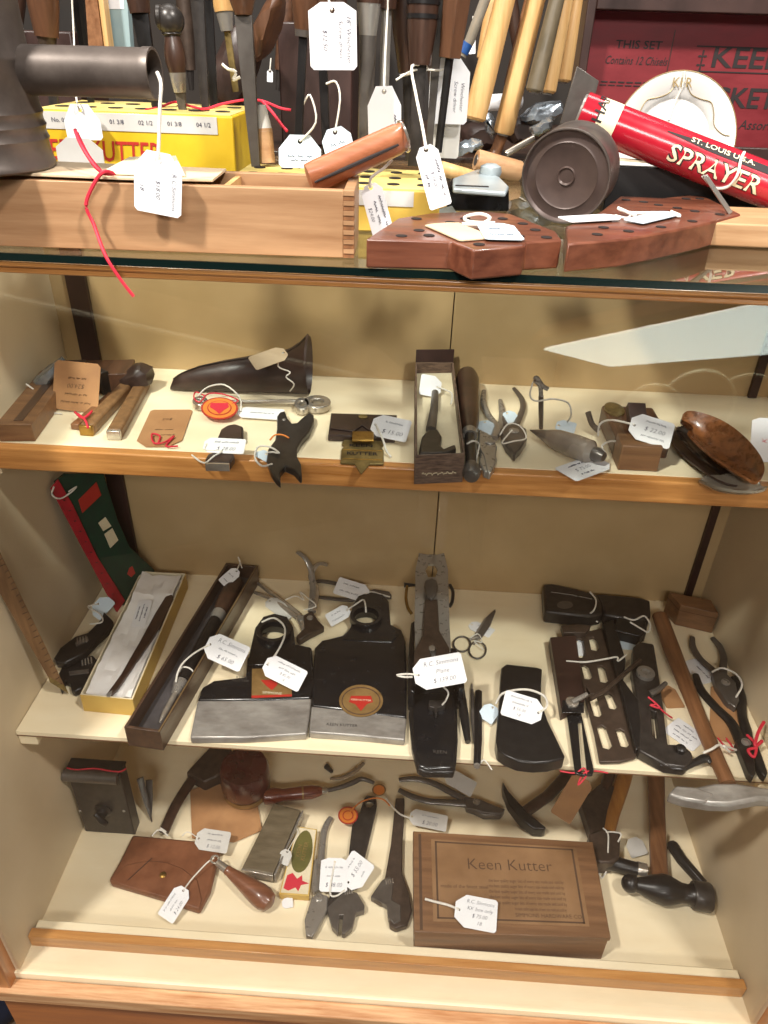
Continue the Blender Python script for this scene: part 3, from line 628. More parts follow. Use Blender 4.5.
# drilled rosewood blocks
def drilled(label, ring_px, ztop, hole_px, mt='rosewood'):
    ring = flat(ring_px, ztop); c = sum(ring, V3()) / len(ring)
    t = thing('drilled_block', label, 'display block', (c.x, c.y, ZT), 'drilled wooden bit blocks')
    part('block', MB().prism(ring, (0, 0, -(ztop - ZT - 0.0004))), mt, t, 0.0012)
    for x, y in Q(hole_px):
        part('hole', MB().lathe(H(x, y, ztop + 0.0001), (0, 0, 1), [(0.0034, 0), (0.0034, 0.0003)], 12), 'hole', t)
    return t
drilled('reddish drilled block with notched front overhanging the glass edge', '366,239 398,218 430,213 481,211 512,214 556,231 562,240 526,242 525,246 473,250 451,241', 0.9470, 'c 130,875 210,905 140,922 180,942 70,944 325,875 475,875 555,895 605,920 650,950 540,945 295,942 380,978 265,890')
drilled('reddish drilled block with curved front beneath the sprayer', '568,244 577,243 625,239 665,232 705,224 741,214 706,197 690,195 662,198 620,196 601,211 585,219 566,226', 0.9470, 'd 85,938 210,925 340,908 465,885 575,858 110,910 200,800 270,808 330,820 405,832 475,845 365,872 495,795 440,795')
tag('pale blue tag lying on the notched drilled block', (494, 224), (505, 240), 0.0230, z=0.9485, tilt=0, mt='paper_blue', lines=['~.6', '~.8'], rd=2, string=[(470, 222, 0.949), (465, 217, 0.949), (480, 214, 0.951), (490, 218, 0.951), (480, 224, 0.949), (462, 224, 0.949)], sr=0.0011)
tag('tan card lying under the blue tag on the notched block', (440, 224), (478, 240), 0.0240, z=0.9476, tilt=0, mt='tan_paper', hole=False, cham=0.1)
tag('pale blue tag pair lying on the curved drilled block, right one', (672, 213), (633, 222), 0.0150, z=0.9484, tilt=0, mt='paper_blue', string=[(680, 216, 0.9485), (660, 213, 0.949), (630, 213, 0.949), (618, 208, 0.951), (636, 216, 0.9485)], sr=0.0011)
tag('white tag lying on the curved drilled block near the round tin', (618, 217), (564, 220), 0.0170, z=0.9484, tilt=0, mt='paper', string=[(626, 218, 0.949), (630, 216, 0.949)])

# round tin on its side
c = VY(566, 171, 0.137); axd = (V3((0.42, 1.0, 0.10))).normalized()
t = thing('round_tin', 'round brown tin standing on its edge, base towards the viewer', 'tin', (c.x, c.y, ZT))
R = 0.0325; cz = V3((c.x, c.y, ZT + R + 0.0006))
part('body', MB().lathe(cz, axd, [(0.03170, 0.001), (0.03251, 0.003), (0.03210, 0.005), (0.03210, 0.022), (0.03274, 0.0235), (0.03274, 0.031), (0.03170, 0.032)], 48, cap=False), 'tin', t)
part('base_plate', MB().lathe(cz, axd, [(0.03170, 0.0), (0.03170, 0.0014), (0.03010, 0.0030), (0.02408, 0.0034), (0.02287, 0.0026), (0.02167, 0.0034), (0.00682, 0.0036), (0.00602, 0.0022), (0.00481, 0.0034), (0.00016, 0.0032)], 48, cap=False), 'tin_lid', t)
part('rim', MB().tube([cz + (axd.cross(V3((0,0,1))).normalized() * math.cos(a) + axd.cross(axd.cross(V3((0,0,1)))).normalized() * math.sin(a)) * 0.0320 for a in [2*math.pi*k/48 for k in range(48)]], 0.0008, 6, closed=True), 'tin', t)

# sprayer tube
A, B = VY(581, 113, 0.200), VY(768, 186, 0.165); d = (B - A).normalized(); r = 0.0153; Ls = (B - A).length * 1.55
mid = A + d * (B - A).length * 0.6; nv = (CAM - mid); nv = (nv - d * nv.dot(d)).normalized(); vv = nv.cross(d)
t = thing('hand_sprayer', 'red sprayer tube with cream band lying behind the round tin', 'sprayer', (mid.x, mid.y, mid.z - r))
part('tube', MB().lathe(A, d, [(0.0135, 0.0), (r, 0.0006), (r, Ls)], 40), 'red_paint', t)
part('band', MB().lathe(A + d * 0.0135, d, [(r + 0.0002, 0), (r + 0.0002, 0.0150)], 40, cap=False), 'cream_ink', t)
part('end_cap', MB().lathe(A - d * 0.0015, d, [(0.0128, 0), (0.0138, 0.002), (0.0128, 0.0025)], 32), 'steel', t)
part('end_cap', MB().lathe(A + d * (Ls - 0.001), d, [(0.0156, 0), (0.0158, 0.004), (0.0120, 0.006), (0.0035, 0.0065), (0.0030, 0.030), (0.0001, 0.031)], 32), 'steel', t)
def cyl_o(px, py, extra=0.0):
    p = PLN(px, py, mid + nv * r, nv); a = (p - A).dot(d); q = A + d * a; off = (p - q).dot(vv); an = math.asin(max(-0.95, min(0.95, off / r)))
    n2 = nv * math.cos(an) + vv * math.sin(an); return q + n2 * r, n2, n2.cross(d)
def cyl_text(s, px, py, size, mt, name, off=0.0003, **k):
    o, n2, v2 = cyl_o(px, py); part(name, text_mb(s, o, d, v2, size, wrap=r, off=off, **k), mt, t)
cyl_text('SPRAYER', 714, 170, 0.0170, 'ink_black', 'lettering_shadow', 0.00025, fit=('to', 0.0735), bold=0.055)
cyl_text('SPRAYER', 714, 170, 0.0170, 'cream_ink', 'lettering', 0.00045, fit=('to', 0.0725), bold=0.012)
o, n2, v2 = cyl_o(716, 150); mb = MB(); rows = []
for i in range(15):
    a = (i / 14 - 0.33) * 0.115; hw = 0.0030 * min(1, 0.15 + i / 5); row = []
    for q in (-1, 0, 1):
        an = q * hw / r; row.append(o + d * a + v2 * math.sin(an) * (r + 0.0003) + n2 * ((math.cos(an) - 1) * r + 0.0003 * math.cos(an)))
    rows.append(row)
mb.add([p for rw in rows for p in rw], [(i*3+k, i*3+k+1, i*3+k+4, i*3+k+3) for i in range(14) for k in range(2)])
part('lettering_band', mb, 'ink_black', t)
cyl_text('ST. LOUIS U.S.A.', 724, 152, 0.0055, 'cream_ink', 'city_lettering', 0.0006, fit=('to', 0.050), bold=0.01)
o, n2, v2 = cyl_o(598, 118)
mb = MB(); src = text_mb('SHAPLEIGH', (0, 0, 0), (1, 0, 0), (0, 1, 0), 0.0125, align='LEFT', bold=0.01)
for p in src.v:
    an = (p.x - 0.009) / r; mb.v.append(o + (-d) * p.y * 0.9 + (v2 * math.sin(an) + n2 * (math.cos(an) - 1)) * (r + 0.0005) + n2 * 0.0005)
mb.f = src.f; part('band_lettering', mb, 'ink_black', t)
st = [cyl_o(703, 176)[0] + nv * 0.0012, cyl_o(715, 188)[0] + nv * 0.0012, cyl_o(728, 187)[0] + nv * 0.0014, cyl_o(737, 175)[0] + nv * 0.0014, cyl_o(741, 160)[0] + nv * 0.0016, cyl_o(747, 151)[0] + nv * 0.002]
cordloop('white_string', 'white string looped round the red sprayer lettering', st, 'string', 0.0011)

# decorated plate
ctr_ = VY(672, 141, 0.300); axp = V3((0.02, -1.0, 0.22)).normalized()
t = thing('china_plate', 'white china plate with gold line decoration propped against the red lid', 'plate', ctr_ - V3((0, 0, 0.06)))
ex = V3((1, 0.02, 0)).normalized(); ey = axp.cross(ex).normalized()
PK = 0.85
part('plate', MB().lathe(ctr_, axp, [(q_ * PK, h_ * PK) for q_, h_ in ((0.0640, 0.0035), (0.0648, 0.0050), (0.0640, 0.0058), (0.0440, 0.0010), (0.0400, -0.0030), (0.0001, -0.0032), (0.0001, -0.0060), (0.0420, -0.0060), (0.0640, 0.0035))], 56, cap=False), 'china', t)
def pp(u, v): 
    rr = math.hypot(u, v); h = 0.0010 + (rr - 0.044) / 0.020 * 0.0048 if rr > 0.044 else (-0.0030 + max(rr - 0.040, 0) / 0.004 * 0.004)
    return ctr_ + (ex * u + ey * v + axp * h) * PK + axp * 0.0005
for s in (-1, 1):
    part('gold_line', MB().tube(smooth([pp(s * u, v) for u, v in ((0.006, 0.052), (0.012, 0.044), (0.022, 0.040), (0.033, 0.037), (0.038, 0.028), (0.041, 0.016), (0.050, 0.008), (0.058, 0.006))], 5), 0.0004, 5), 'gold_line', t)
part('monogram', text_mb('KFR', pp(0, 0.0535), ex, ey, 0.011, off=0.0006, fit=('to', 0.017)), 'gold_line', t)
part('gold_rim', MB().tube([ctr_ + (ex * math.cos(a) + ey * math.sin(a)) * 0.0645 * PK + axp * 0.0050 for a in [2*math.pi*k/56 for k in range(56)]], 0.0004, 5, closed=True), 'gold_line', t)
part('tie_string', MB().tube(smooth([pp(0.000, 0.0635), pp(0.001, 0.050), pp(-0.003, 0.035), pp(-0.006, 0.020)], 4), 0.0010, 6), 'string', t)

# open chest with red lid
cx0, cx1 = 0.6215, 1.02; cyf, cyb = 0.185, 0.360; cz1 = 0.9660
t = thing('tool_chest', 'open dark wooden tool chest with red lettered lid', 'chest', ((cx0+cx1)/2, 0.27, ZT))
part('front_board', MB().box((cx0, cyf, ZT + 0.0005), (cx1, cyf + 0.008, cz1)), 'chest_black', t, 0.0008)
part('back_board', MB().box((cx0, cyb - 0.008, ZT + 0.0005), (cx1, cyb, cz1)), 'chest_dark', t, 0.0008)
for x in (cx0, cx1 - 0.008): part('end_board', MB().box((x, cyf + 0.008, ZT + 0.0005), (x + 0.008, cyb - 0.008, cz1)), 'chest_dark', t, 0.0008)
part('bottom_board', MB().box((cx0 + 0.008, cyf + 0.008, ZT + 0.0005), (cx1 - 0.008, cyb - 0.008, ZT + 0.005)), 'chest_black', t)
ly = 0.372; lx0 = 0.6135; lz0, lz1 = 0.9600, 1.0950; fy = ly - 0.012
lid = part('lid_panel', MB().box((lx0 + 0.008, ly, lz0 + 0.004), (cx1 + 0.01, ly + 0.006, lz1)), 'lid_red', t, 0.0006)
part('lid_side', MB().box((lx0, fy - 0.010, lz0), (lx0 + 0.008, ly + 0.008, lz1 + 0.012)), 'chest_dark', t, 0.001)
part('lid_side', MB().box((lx0 + 0.008, fy - 0.010, VY(680, 12, fy - 0.01).z), (cx1 + 0.01, ly + 0.008, VY(680, -14, fy - 0.01).z)), 'chest_dark', t, 0.001)
LZ = lambda px, py: VY(px, py, ly - 0.0004)
def lt(s, px, py, size, name='lid_lettering', **k): part(name, text_mb(s, LZ(px, py), (1, 0, 0), (0, 0, 1), size, **k), 'ink_black', lid)
lt('THIS SET', 639, 45, 0.0090, fit=('to', 0.043), bold=0.012)
lt('Contains 12 Chisels', 636, 61, 0.0095, shear=0.25, fit=('to', 0.058))
a = LZ(711, 58); wK = LZ(730, 58).x - a.x
lt('KEEN KUTTER', 711, 58, 0.0235, align='LEFT', fit=('to', wK * 11), bold=0.015)
lt('\u2021', 702, 59, 0.019)
lt('SOCKET FIRMER', 677, 97, 0.0235, align='LEFT', fit=('to', wK * 10.4), bold=0.02)
lt('Assorted', 739, 125, 0.0115, align='LEFT', shear=0.2)
for px0, py0, px1 in ((697, 46, 790), (692, 71, 790)):
    p, q = LZ(px0, py0), LZ(px1, py0); part('lid_rule', MB().box((p.x, ly - 0.0005, p.z - 0.0005), (cx1, ly - 0.0001, p.z + 0.0005)), 'ink_black', lid)
p = LZ(600, 83); 
for i in range(9): part('lid_ornament', MB().box((p.x + 0.008 * i, ly - 0.0005, p.z - 0.0018), (p.x + 0.008 * i + 0.0062, ly - 0.0001, p.z - 0.0010)), 'ink_black', lid); part('lid_ornament', MB().box((p.x + 0.008 * i + 0.001, ly - 0.0005, p.z + 0.0008), (p.x + 0.008 * i + 0.007, ly - 0.0001, p.z + 0.0018)), 'ink_black', lid)
p = LZ(675, 30); q = LZ(671, 140)
part('lid_crease', MB().box((p.x, ly - 0.0004, q.z), (p.x + 0.0008, ly - 0.0001, p.z)), 'chest_dark', lid)
single('paper_strip', 'cream paper strip along the front edge of the open chest', 'paper', MB().obox(VY(640, 163, 0.183) + V3((0, 0.003, 0.001)), (0.023, 0, -0.001), (0, 0.004, 0), (0, 0, 0.0007)), 'card_cream')
# grey steel scraper and corner plate
pts = [VY(x, y, 0.235) for x, y in ((577, 66), (599, 81), (594, 100), (577, 122), (560, 124))]
single('steel_plate', 'grey sheet steel plate upright behind the left end of the sprayer', 'plate', MB().prism(pts, (0, 0.002, 0)), 'steel_dark', 0.0004)
pts = [VY(x, y, 0.110) for x, y in ((703, 176), (708, 175), (733, 212), (729, 215))]
single('steel_strip', 'thin grey steel strip leaning on the curved drilled block', 'strip', MB().prism(pts, (0, 0.003, 0)), 'steel', 0.0003)
a, b = H(700, 262, ZT), H(700, 245, ZT)
single('wooden_board', 'pale weathered board lying at the right end of the case top', 'board', MB().box((VY(700, 235, 0.085).x, 0.084, ZT + 0.0004), (0.96, 0.150, VY(745, 224, 0.084).z)), 'pine_board', 0.0012)
# grey plane casting
t = thing('block_plane', 'small grey block plane with black sides on the glass top', 'plane', H(478, 211, ZT))
r1 = [VY(x, y, 0.170) for x, y in ((447, 211), (509, 212), (509, 190), (500, 182), (452, 184), (447, 192))]
part('body', MB().prism(r1, (0, 0.030, 0)), 'japan', t, 0.0015)
zt_ = r1[3].z
ring = [H(x, y, zt_ + 0.0035) for x, y in ((453, 188), (506, 192), (509, 186), (500, 177), (484, 168), (474, 170), (453, 178))]
part('cap', MB().prism(ring, (0, 0, -0.0035)), 'zinc', t, 0.0012)
part('slot', MB().obox(H(472, 186, zt_ + 0.0038), (0.012, 0, 0), (0, 0.0014, 0), (0, 0, 0.0003)), 'ink_black', t)
part('knob', MB().lathe(H(490, 176, zt_ + 0.002), (0, 0, 1), [(0.008, 0), (0.009, 0.003), (0.008, 0.007), (0.004, 0.009)], 20), 'zinc', t)
single('paper_scrap', 'pale crumpled paper under the left of the grey block plane', 'paper', MB().prism([H(x, y, ZT + 0.003) for x, y in ((438, 212), (452, 208), (458, 218), (442, 222))], (0, 0, 0.002)), 'paper_blue', 0.0005)

# jumble behind: loose dowels, rolls and handles
GH = 'pale wooden sticks hanging in a sheaf at the back'
sh = [((512, 2), (474, 120), 0.0125, 'pine_pale', 'widest pale handle at the left of the hanging sheaf'),
      ((543, 2), (503, 134), 0.0115, 'pine_pale', 'longest pale handle reaching lowest in the hanging sheaf'),
      ((534, 12), (510, 86), 0.0075, 'handle_tan', 'short brown handle between the two long pale ones'),
      ((563, 4), (534, 92), 0.0095, 'stone', 'grey-painted handle in the hanging sheaf'),
      ((571, 2), (547, 93), 0.0095, 'pine_pale', 'pale handle just right of the grey-painted one'),
      ((581, 2), (563, 82), 0.0085, 'pine_pale', 'rightmost pale handle beside the red chest lid'),
      ((497, 4), (484, 60), 0.0085, 'pine_pale', 'short pale handle behind the widest one')]
for k, (a, b, r_, mt, lb) in enumerate(sh):
    yy = 0.47 + 0.02 * (k % 3) + (0.04 if k in (2, 6) else 0); A, B = VY(a[0], a[1] - 30, yy), VY(b[0], b[1], yy - 0.01)
    t = thing('wooden_stick', lb.replace('handle', 'stick'), 'stick', B, GH)
    part('shaft', MB().tube([B.lerp(A, u) for u in (0, 0.02, 0.3, 0.6, 1)], [r_ * 0.8, r_, r_ * 0.97, r_ * 0.88, r_ * 0.8], 14), mt, t)
    part('ferrule', MB().tube([B.lerp(A, u) for u in (-0.012, 0.02)], [r_ * 0.55, r_ * 0.6], 12), 'steel', t)
A, B = VY(499, 157, 0.50), VY(497, 130, 0.50)
def lying(name, label, cat, a, b, y, r_, mt, seg=16):
    A, B = VY(a[0], a[1], y), VY(b[0], b[1], y + 0.01)
    t = thing(name, label, cat, A - V3((0, 0, r_))); part('shaft', MB().tube([A.lerp(B, u) for u in (0, 0.03, 0.97, 1)], [r_ * 0.9, r_, r_, r_ * 0.9], seg), mt, t)
    part('end', MB().tube([A.lerp(B, u) for u in (-0.01, 0.005)], [r_ * 0.5, r_ * 0.55], 12), 'steel_dark', t); return t
lying('wooden_dowel', 'pale dowel lying low behind the grey block plane', 'dowel', (440, 168), (474, 178), 0.30, 0.0065, 'pine_pale')
lying('wooden_dowel', 'tan thick roller lying behind the round tin', 'dowel', (476, 160), (520, 172), 0.34, 0.0100, 'pine_board')
lying('paper_roll', 'white paper roll in the jumble under the pale handles', 'roll', (488, 103), (521, 101), 0.55, 0.0090, 'paper')
lying('awl', 'brown awl handle pointing down below the longest pale handle', 'awl', (494, 156), (502, 136), 0.48, 0.0065, 'handle_tan')
lying('steel_rod', 'steel rod lying slanted left of the round tin', 'rod', (506, 154), (534, 138), 0.42, 0.0035, 'nickel')
def crumple(name, label, cat, poly, y, th, mt, seed):
    rnd = random.Random(seed); pts = [VY(x, yy, y) for x, yy in poly]; c = sum(pts, V3()) / len(pts); mb = MB()
    ring = sloop(pts, 3); rings = [[c + (p - c) * k + V3((rnd.uniform(-1, 1), 0, rnd.uniform(-1, 1))) * 0.002 + V3((0, dy, 0)) for p in ring] for k, dy in ((0.5, -th * 0.5), (0.85, -th * 0.35), (1.0, 0), (0.9, th * 0.5))]
    return single(name, label, cat, mb.loft(rings), mt)
crumple('plastic_wrap', 'crumpled shiny grey wrap under the right pale handles', 'wrap', ((521, 117), (535, 105), (560, 102), (562, 113), (548, 122), (530, 124)), 0.5, 0.03, 'foil', 1)
crumple('plastic_wrap', 'small crumpled blue-grey wrap below the widest pale handle', 'wrap', ((482, 118), (492, 115), (496, 132), (490, 138)), 0.5, 0.02, 'foil', 2)
crumple('plastic_wrap', 'flattened silver wrap left of the long pale handle', 'wrap', ((458, 148), (470, 140), (482, 141), (478, 150), (460, 155)), 0.42, 0.02, 'foil', 3)
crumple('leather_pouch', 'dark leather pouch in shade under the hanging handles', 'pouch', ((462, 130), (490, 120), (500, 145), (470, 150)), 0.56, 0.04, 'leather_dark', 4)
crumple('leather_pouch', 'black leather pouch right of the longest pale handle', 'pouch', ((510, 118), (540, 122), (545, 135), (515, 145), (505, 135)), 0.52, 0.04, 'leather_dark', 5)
crumple('paper_wad', 'grey crumpled paper beside the round tin top', 'paper', ((531, 128), (550, 118), (552, 126), (538, 136)), 0.40, 0.02, 'foil', 6)
# boards and tools farther back on the left
single('wooden_plank', 'tan plank leaning behind the tin can', 'plank', MB().prism([VY(x, y, 0.46) for x, y in ((72, -40), (92, -40), (105, 60), (86, 60))], (0, 0.015, 0)), 'handle_tan', 0.001)
single('wooden_plank', 'pale narrow plank edge beside the tan one', 'plank', MB().prism([VY(x, y, 0.459) for x, y in ((93, -40), (98, -40), (111, 60), (105.5, 60))], (0, 0.015, 0)), 'pine_pale', 0.001)
single('painted_board', 'pale teal painted board between the plank and the chisels', 'board', MB().prism([VY(x, y, 0.48) for x, y in ((98, -40), (124, -40), (132, 62), (108, 62))], (0, 0.012, 0)), 'teal_board', 0.001)
single('paper_label', 'white paper stuck on the pale teal board', 'paper', MB().prism([VY(x, y, 0.4795) for x, y in ((106, -10), (123, -10), (124, 9), (107, 9))], (0, 0.0004, 0)), 'paper')
crumple('canvas_roll', 'dark brown canvas roll behind the broad chisel', 'canvas', ((210, 80), (225, 40), (245, 20), (262, 40), (255, 80), (230, 112)), 0.5, 0.05, 'leather_dark', 7)
crumple('leather_strap', 'brown leather strap bundle behind the black screwdrivers', 'strap', ((252, 30), (276, -10), (284, 0), (272, 40), (258, 62)), 0.46, 0.05, 'handle_brown', 8)
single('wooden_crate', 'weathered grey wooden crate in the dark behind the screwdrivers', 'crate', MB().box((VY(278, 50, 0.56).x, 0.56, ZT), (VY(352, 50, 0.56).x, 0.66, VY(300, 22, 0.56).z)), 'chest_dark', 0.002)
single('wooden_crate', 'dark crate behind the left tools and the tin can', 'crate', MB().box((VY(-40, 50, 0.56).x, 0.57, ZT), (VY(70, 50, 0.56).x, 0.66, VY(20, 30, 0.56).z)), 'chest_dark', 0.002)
t = thing('glass_tube', 'clear tube with blue tape hanging right of the brown screwdriver handle', 'tube', VY(457, 58, 0.3))
part('tube', MB().tube([VY(462, 56, 0.3), VY(470, 40, 0.3), VY(500, -40, 0.3)], [0.004, 0.0045, 0.0045], 12), 'acrylic', t)
part('tape', MB().tube([VY(463, 53, 0.3), VY(468, 43, 0.3)], [0.0047, 0.0047], 12), 'blue_tape', t)
crumple('red_box', 'small red package high among the handles', 'package', ((483, 14), (492, 14), (492, 19), (483, 19)), 0.6, 0.01, 'red_paint', 9)
for k, (x, y, w_, h_, lb) in enumerate(((472, 28, 8, 26, 'small white tag hanging left of the pale handle sheaf'), (487, 40, 7, 16, 'small white tag hung beside the widest pale handle'), (553, 17, 7, 12, 'white tag at the top of the grey-painted handle'), (270, 70, 6, 12, 'tiny white tag dangling in the dark behind the broad chisel'))):
    tag(lb, (x, y), (x, y + h_), w_ / 1000, y=0.56 if k < 3 else 0.42, tilt=90, string=[('y', x + 1, y - 12, 0.56 if k < 3 else 0.42)], sr=0.0006)
back = [((505, -40), (520, 62), 'handle_dark', 0.010), ((335, -40), (345, 60), 'handle_dark', 0.012), ((20, -60), (12, 60), 'handle_dark', 0.014), ((180, -40), (190, 70), 'iron_brown', 0.012), ((292, -40), (280, 70), 'walnut', 0.012), ((425, -40), (436, 110), 'iron_brown', 0.010)]
bl = ['dark tool handle hanging behind the pale sheaf', 'dark handle hanging behind the large white tag', 'dark handle hanging behind the tin can', 'rusty bar hanging behind the ball pommel', 'walnut handle hanging behind the tan-handled screwdriver', 'rusty bar hanging behind the banded chisel']
for (a, b, mt, r_), lb in zip(back, bl):
    A, B = VY(a[0], a[1], 0.84), VY(b[0], b[1], 0.84); stick('hanging_tool', lb, 'tool', B, A, [('shaft', mt, 0, 1, [r_ * 0.7, r_, r_ * 0.8], 12), ('tip', 'iron', -0.2, 0.02, [r_ * 0.3, r_ * 0.5], 8)], 'tools hanging on the rear rack')
# ================================================================== upper shelf
def pliers(label, z, h1, h2, j1, j2, piv, r=0.0042, th=0.009, mt='steel_dark', name='pliers', cat='pliers', group='pliers in the case', hm=None, flat_=0.75, pr=0.006):
    P1 = [H(x, y, z + th * 0.5) for x, y in Q(h1)]; P2 = [H(x, y, z + th * 0.5) for x, y in Q(h2)]
    pv = H(*Q(piv)[0], z); t = thing(name, label, cat, pv, group)
    part('handle', MB().tube(smooth(P1, 4), [r * 0.75, r, r, r * 1.1, r * 1.25], 10, flat_), hm or mt, t)
    part('handle', MB().tube(smooth(P2, 4), [r * 0.75, r, r, r * 1.1, r * 1.25], 10, flat_), hm or mt, t)
    part('jaw', slab(j1, z + th, th - 0.0004), mt, t, 0.0015)
    part('jaw', slab(j2, z + th - 0.0012, th - 0.0016), mt, t, 0.0015)
    part('rivet', MB().lathe(H(*Q(piv)[0], z + th), (0, 0, 1), [(pr, -0.0005), (pr, 0.0012), (pr * 0.7, 0.002)], 16), 'steel', t)
    return t
def bar(name, label, cat, a, b, w, h, z, mt, parent=None, bev=0.001, group=None):
    """box-section bar between two points measured on its top face"""
    A, B = H(*a, z + h), H(*b, z + h); d = B - A; L_ = d.length; d.normalize(); s = V3((0, 0, 1)).cross(d)
    mb = MB().obox((A + B) / 2 - V3((0, 0, h / 2)), d * L_ / 2, s * w / 2, V3((0, 0, h / 2 - 0.0003)))
    if parent: return part(name, mb, mt, parent, bev)
    return single(name, label, cat, mb, mt, bev, group)

# long grey case at the far left, wrapped bundle, bars
t = gcase = thing('wooden_case', 'long grey-brown wooden case at the far left end of the shelf', 'case', H(10, 425, Z1))
bar('body', '', '', (13, 424), (56, 370), 0.038, 0.022, Z1, 'walnut_x', t)
bar('groove', '', '', (18, 420), (54, 375), 0.010, 0.0226, Z1, 'dark_box', t, 0)
part('end_label', MB().obox(H(12, 432, Z1 + 0.010) + V3((-0.002, -0.002, 0)), (0.012, 0.004, 0), (0, 0.0006, 0), (0, 0, 0.004)), 'red_cloth', t)
crumple('plastic_wrap', 'bunched clear plastic lying on the grey-brown wooden case', 'wrap', ((34, 381), (46, 369), (60, 361), (62, 372), (50, 384), (38, 386)), 0.375, 0.03, 'foil', 11)
t = thing('block_plane', 'dark wooden moulding plane lying behind the standing kraft tag', 'plane', H(80, 372, Z1))
bar('body', '', '', (52, 368), (132, 366), 0.050, 0.026, Z1, 'walnut', t)
bar('wedge', '', '', (60, 362), (85, 361), 0.014, 0.034, Z1, 'leather_dark', t)
bar('iron', '', '', (88, 364), (104, 372), 0.012, 0.030, Z1, 'iron', t)
tag('upright kraft paper tag with red bow at the left of the upper shelf', (75, 411), (78, 362), 0.0560, z=Z1 + 0.0275, tilt=62, mt='kraft', lines=['~.8', '~.6', '$24.00', '~.5', ''], rd=2, hole=False, cham=0.02, ink='ink_brown', string=None)
tag('small folded kraft tag behind the upright kraft tag', (42, 405), (56, 392), 0.018, z=Z1 + 0.0012, tilt=0, mt='tan_paper', hole=False, cham=0.05)
GB = 'oak handle bars on the upper shelf'
t = obar = thing('wooden_bar', 'brown octagonal wooden bar with red bow at its near end', 'bar', H(90, 425, Z1), GB)
bar('shaft', '', '', (86, 424), (134, 374), 0.0165, 0.0140, Z1, 'rule_wood', t, 0.003); bar('tip', '', '', (84.5, 426), (87, 423.5), 0.0155, 0.013, Z1, 'brass', t)
bar('inner_leg', '', '', (74, 424), (112, 392), 0.010, 0.008, Z1, 'handle_tan', t)
t = thing('wooden_bar', 'brown wooden bar with pale tip right of the red bow', 'bar', H(114, 432, Z1), GB)
bar('shaft', '', '', (113.5, 429), (143, 378), 0.0165, 0.0130, Z1, 'rule_wood', t, 0.003); bar('tip', '', '', (112.5, 431), (114.2, 428.5), 0.0155, 0.012, Z1, 'nickel', t)
crumple('leather_pouch', 'dark rolled leather behind the far ends of the wooden bars', 'pouch', ((120, 382), (128, 370), (142, 366), (152, 374), (150, 386), (135, 390)), 0.405, 0.03, 'leather_dark', 12)
cordloop('red_bow', 'red ribbon bow tied to the brown octagonal bar', hpath([(75,412,Z1+.012),(83,418,Z1+.016),(92,411,Z1+.017),(84,418,Z1+.0165),(78,414,Z1+.014),(85,420,Z1+.0165),(88,428,Z1+.012)]), 'red_cord', 0.0014, own=obar)
cordloop('white_string', 'white string trailing from the clear wrap beside the grey case', hpath([(26,384,Z1+.028),(36,392,Z1+.018),(40,404,Z1+.004),(50,412,Z1+.0015),(62,414,Z1+.0015)]), 'string', 0.0011, own=gcase)
tag('flat kraft tag with red bow lying on the upper shelf', (157, 447), (172, 410), 0.0500, z=Z1 + 0.0010, tilt=0, mt='kraft', lines=['~.7', '~.5', '', '$65', ''], rd=2, ink='ink_brown', smat='red_cord', sr=0.0011, string=[(160, 436, Z1+.004), (152, 434, Z1+.005), (154, 443, Z1+.004), (165, 442, Z1+.004), (174, 436, Z1+.004), (166, 446, Z1+.003), (178, 446, Z1+.003)])
# dark leather horn
a, b = H(168, 394, Z1), H(309, 397, Z1); axh = (b - a); Lh = axh.length; axh.normalize()
t = thing('leather_horn', 'dark leather horn-shaped sheath with flared mouth', 'sheath', (a + b) / 2)
prof = [(0.002, 0.0), (0.0075, 0.03), (0.0120, 0.10), (0.0165, 0.22), (0.0205, 0.40), (0.0240, 0.60), (0.0262, 0.76), (0.0290, 0.86), (0.0340, 0.94), (0.0385, 0.985), (0.0375, 1.0), (0.0325, 0.97), (0.0270, 0.88)]
rings = []
for r_, h_ in prof:
    base_ = a + axh * (h_ * Lh) + V3((0, 0.012, 0.0))
    rings.append([base_ + V3((0, r_ * 0.8 * math.cos(q), 0)) + V3((0, 0, 0.0008 + r_ * (1 if h_ < 0.5 else 1) + r_ * math.sin(q))) for q in [2 * math.pi * k / 24 for k in range(24)]])
part('body', MB().loft(rings, cap=True), 'leather_dark', t)
part('seam', MB().tube(smooth([rings[i][7] + V3((0, 0, 0.0005)) for i in range(1, 10)], 3), 0.0008, 6), 'iron_black', t)
tag('tan card tag lying on top of the dark leather horn', (286, 352), (252, 364), 0.026, z=Z1 + 0.064, tilt=20, mt='tan_paper', hole=True, string=[(278, 366, Z1+.055), (290, 372, Z1+.05), (286, 377, Z1+.045), (294, 384, Z1+.035), (290, 391, Z1+.02)], sr=0.0009)
# long nickel spanner
t = thing('spanner', 'long nickel spanner with round eye lying before the leather horn', 'spanner', H(262, 402, Z1))
A, B = H(196, 402, Z1 + 0.006), H(302, 402, Z1 + 0.006)
part('shank', MB().tube([A, A.lerp(B, 0.5), B], [0.0030, 0.0034, 0.0042], 10, 0.8), 'nickel', t)
for cx, cy, rx, ry, nm in ((317, 401, 14, 6.5, 'eye'), (302, 403, 8, 6, 'knuckle'), (200, 400, 8, 4.5, 'eye')):
    part(nm, MB().prism(oval(cx, cy, rx, ry, Z1 + 0.010, 18), (0, 0, -0.009), [oval(cx, cy, rx * 0.45, ry * 0.4, Z1 + 0.010, 12)]), 'nickel', t, 0.0015)
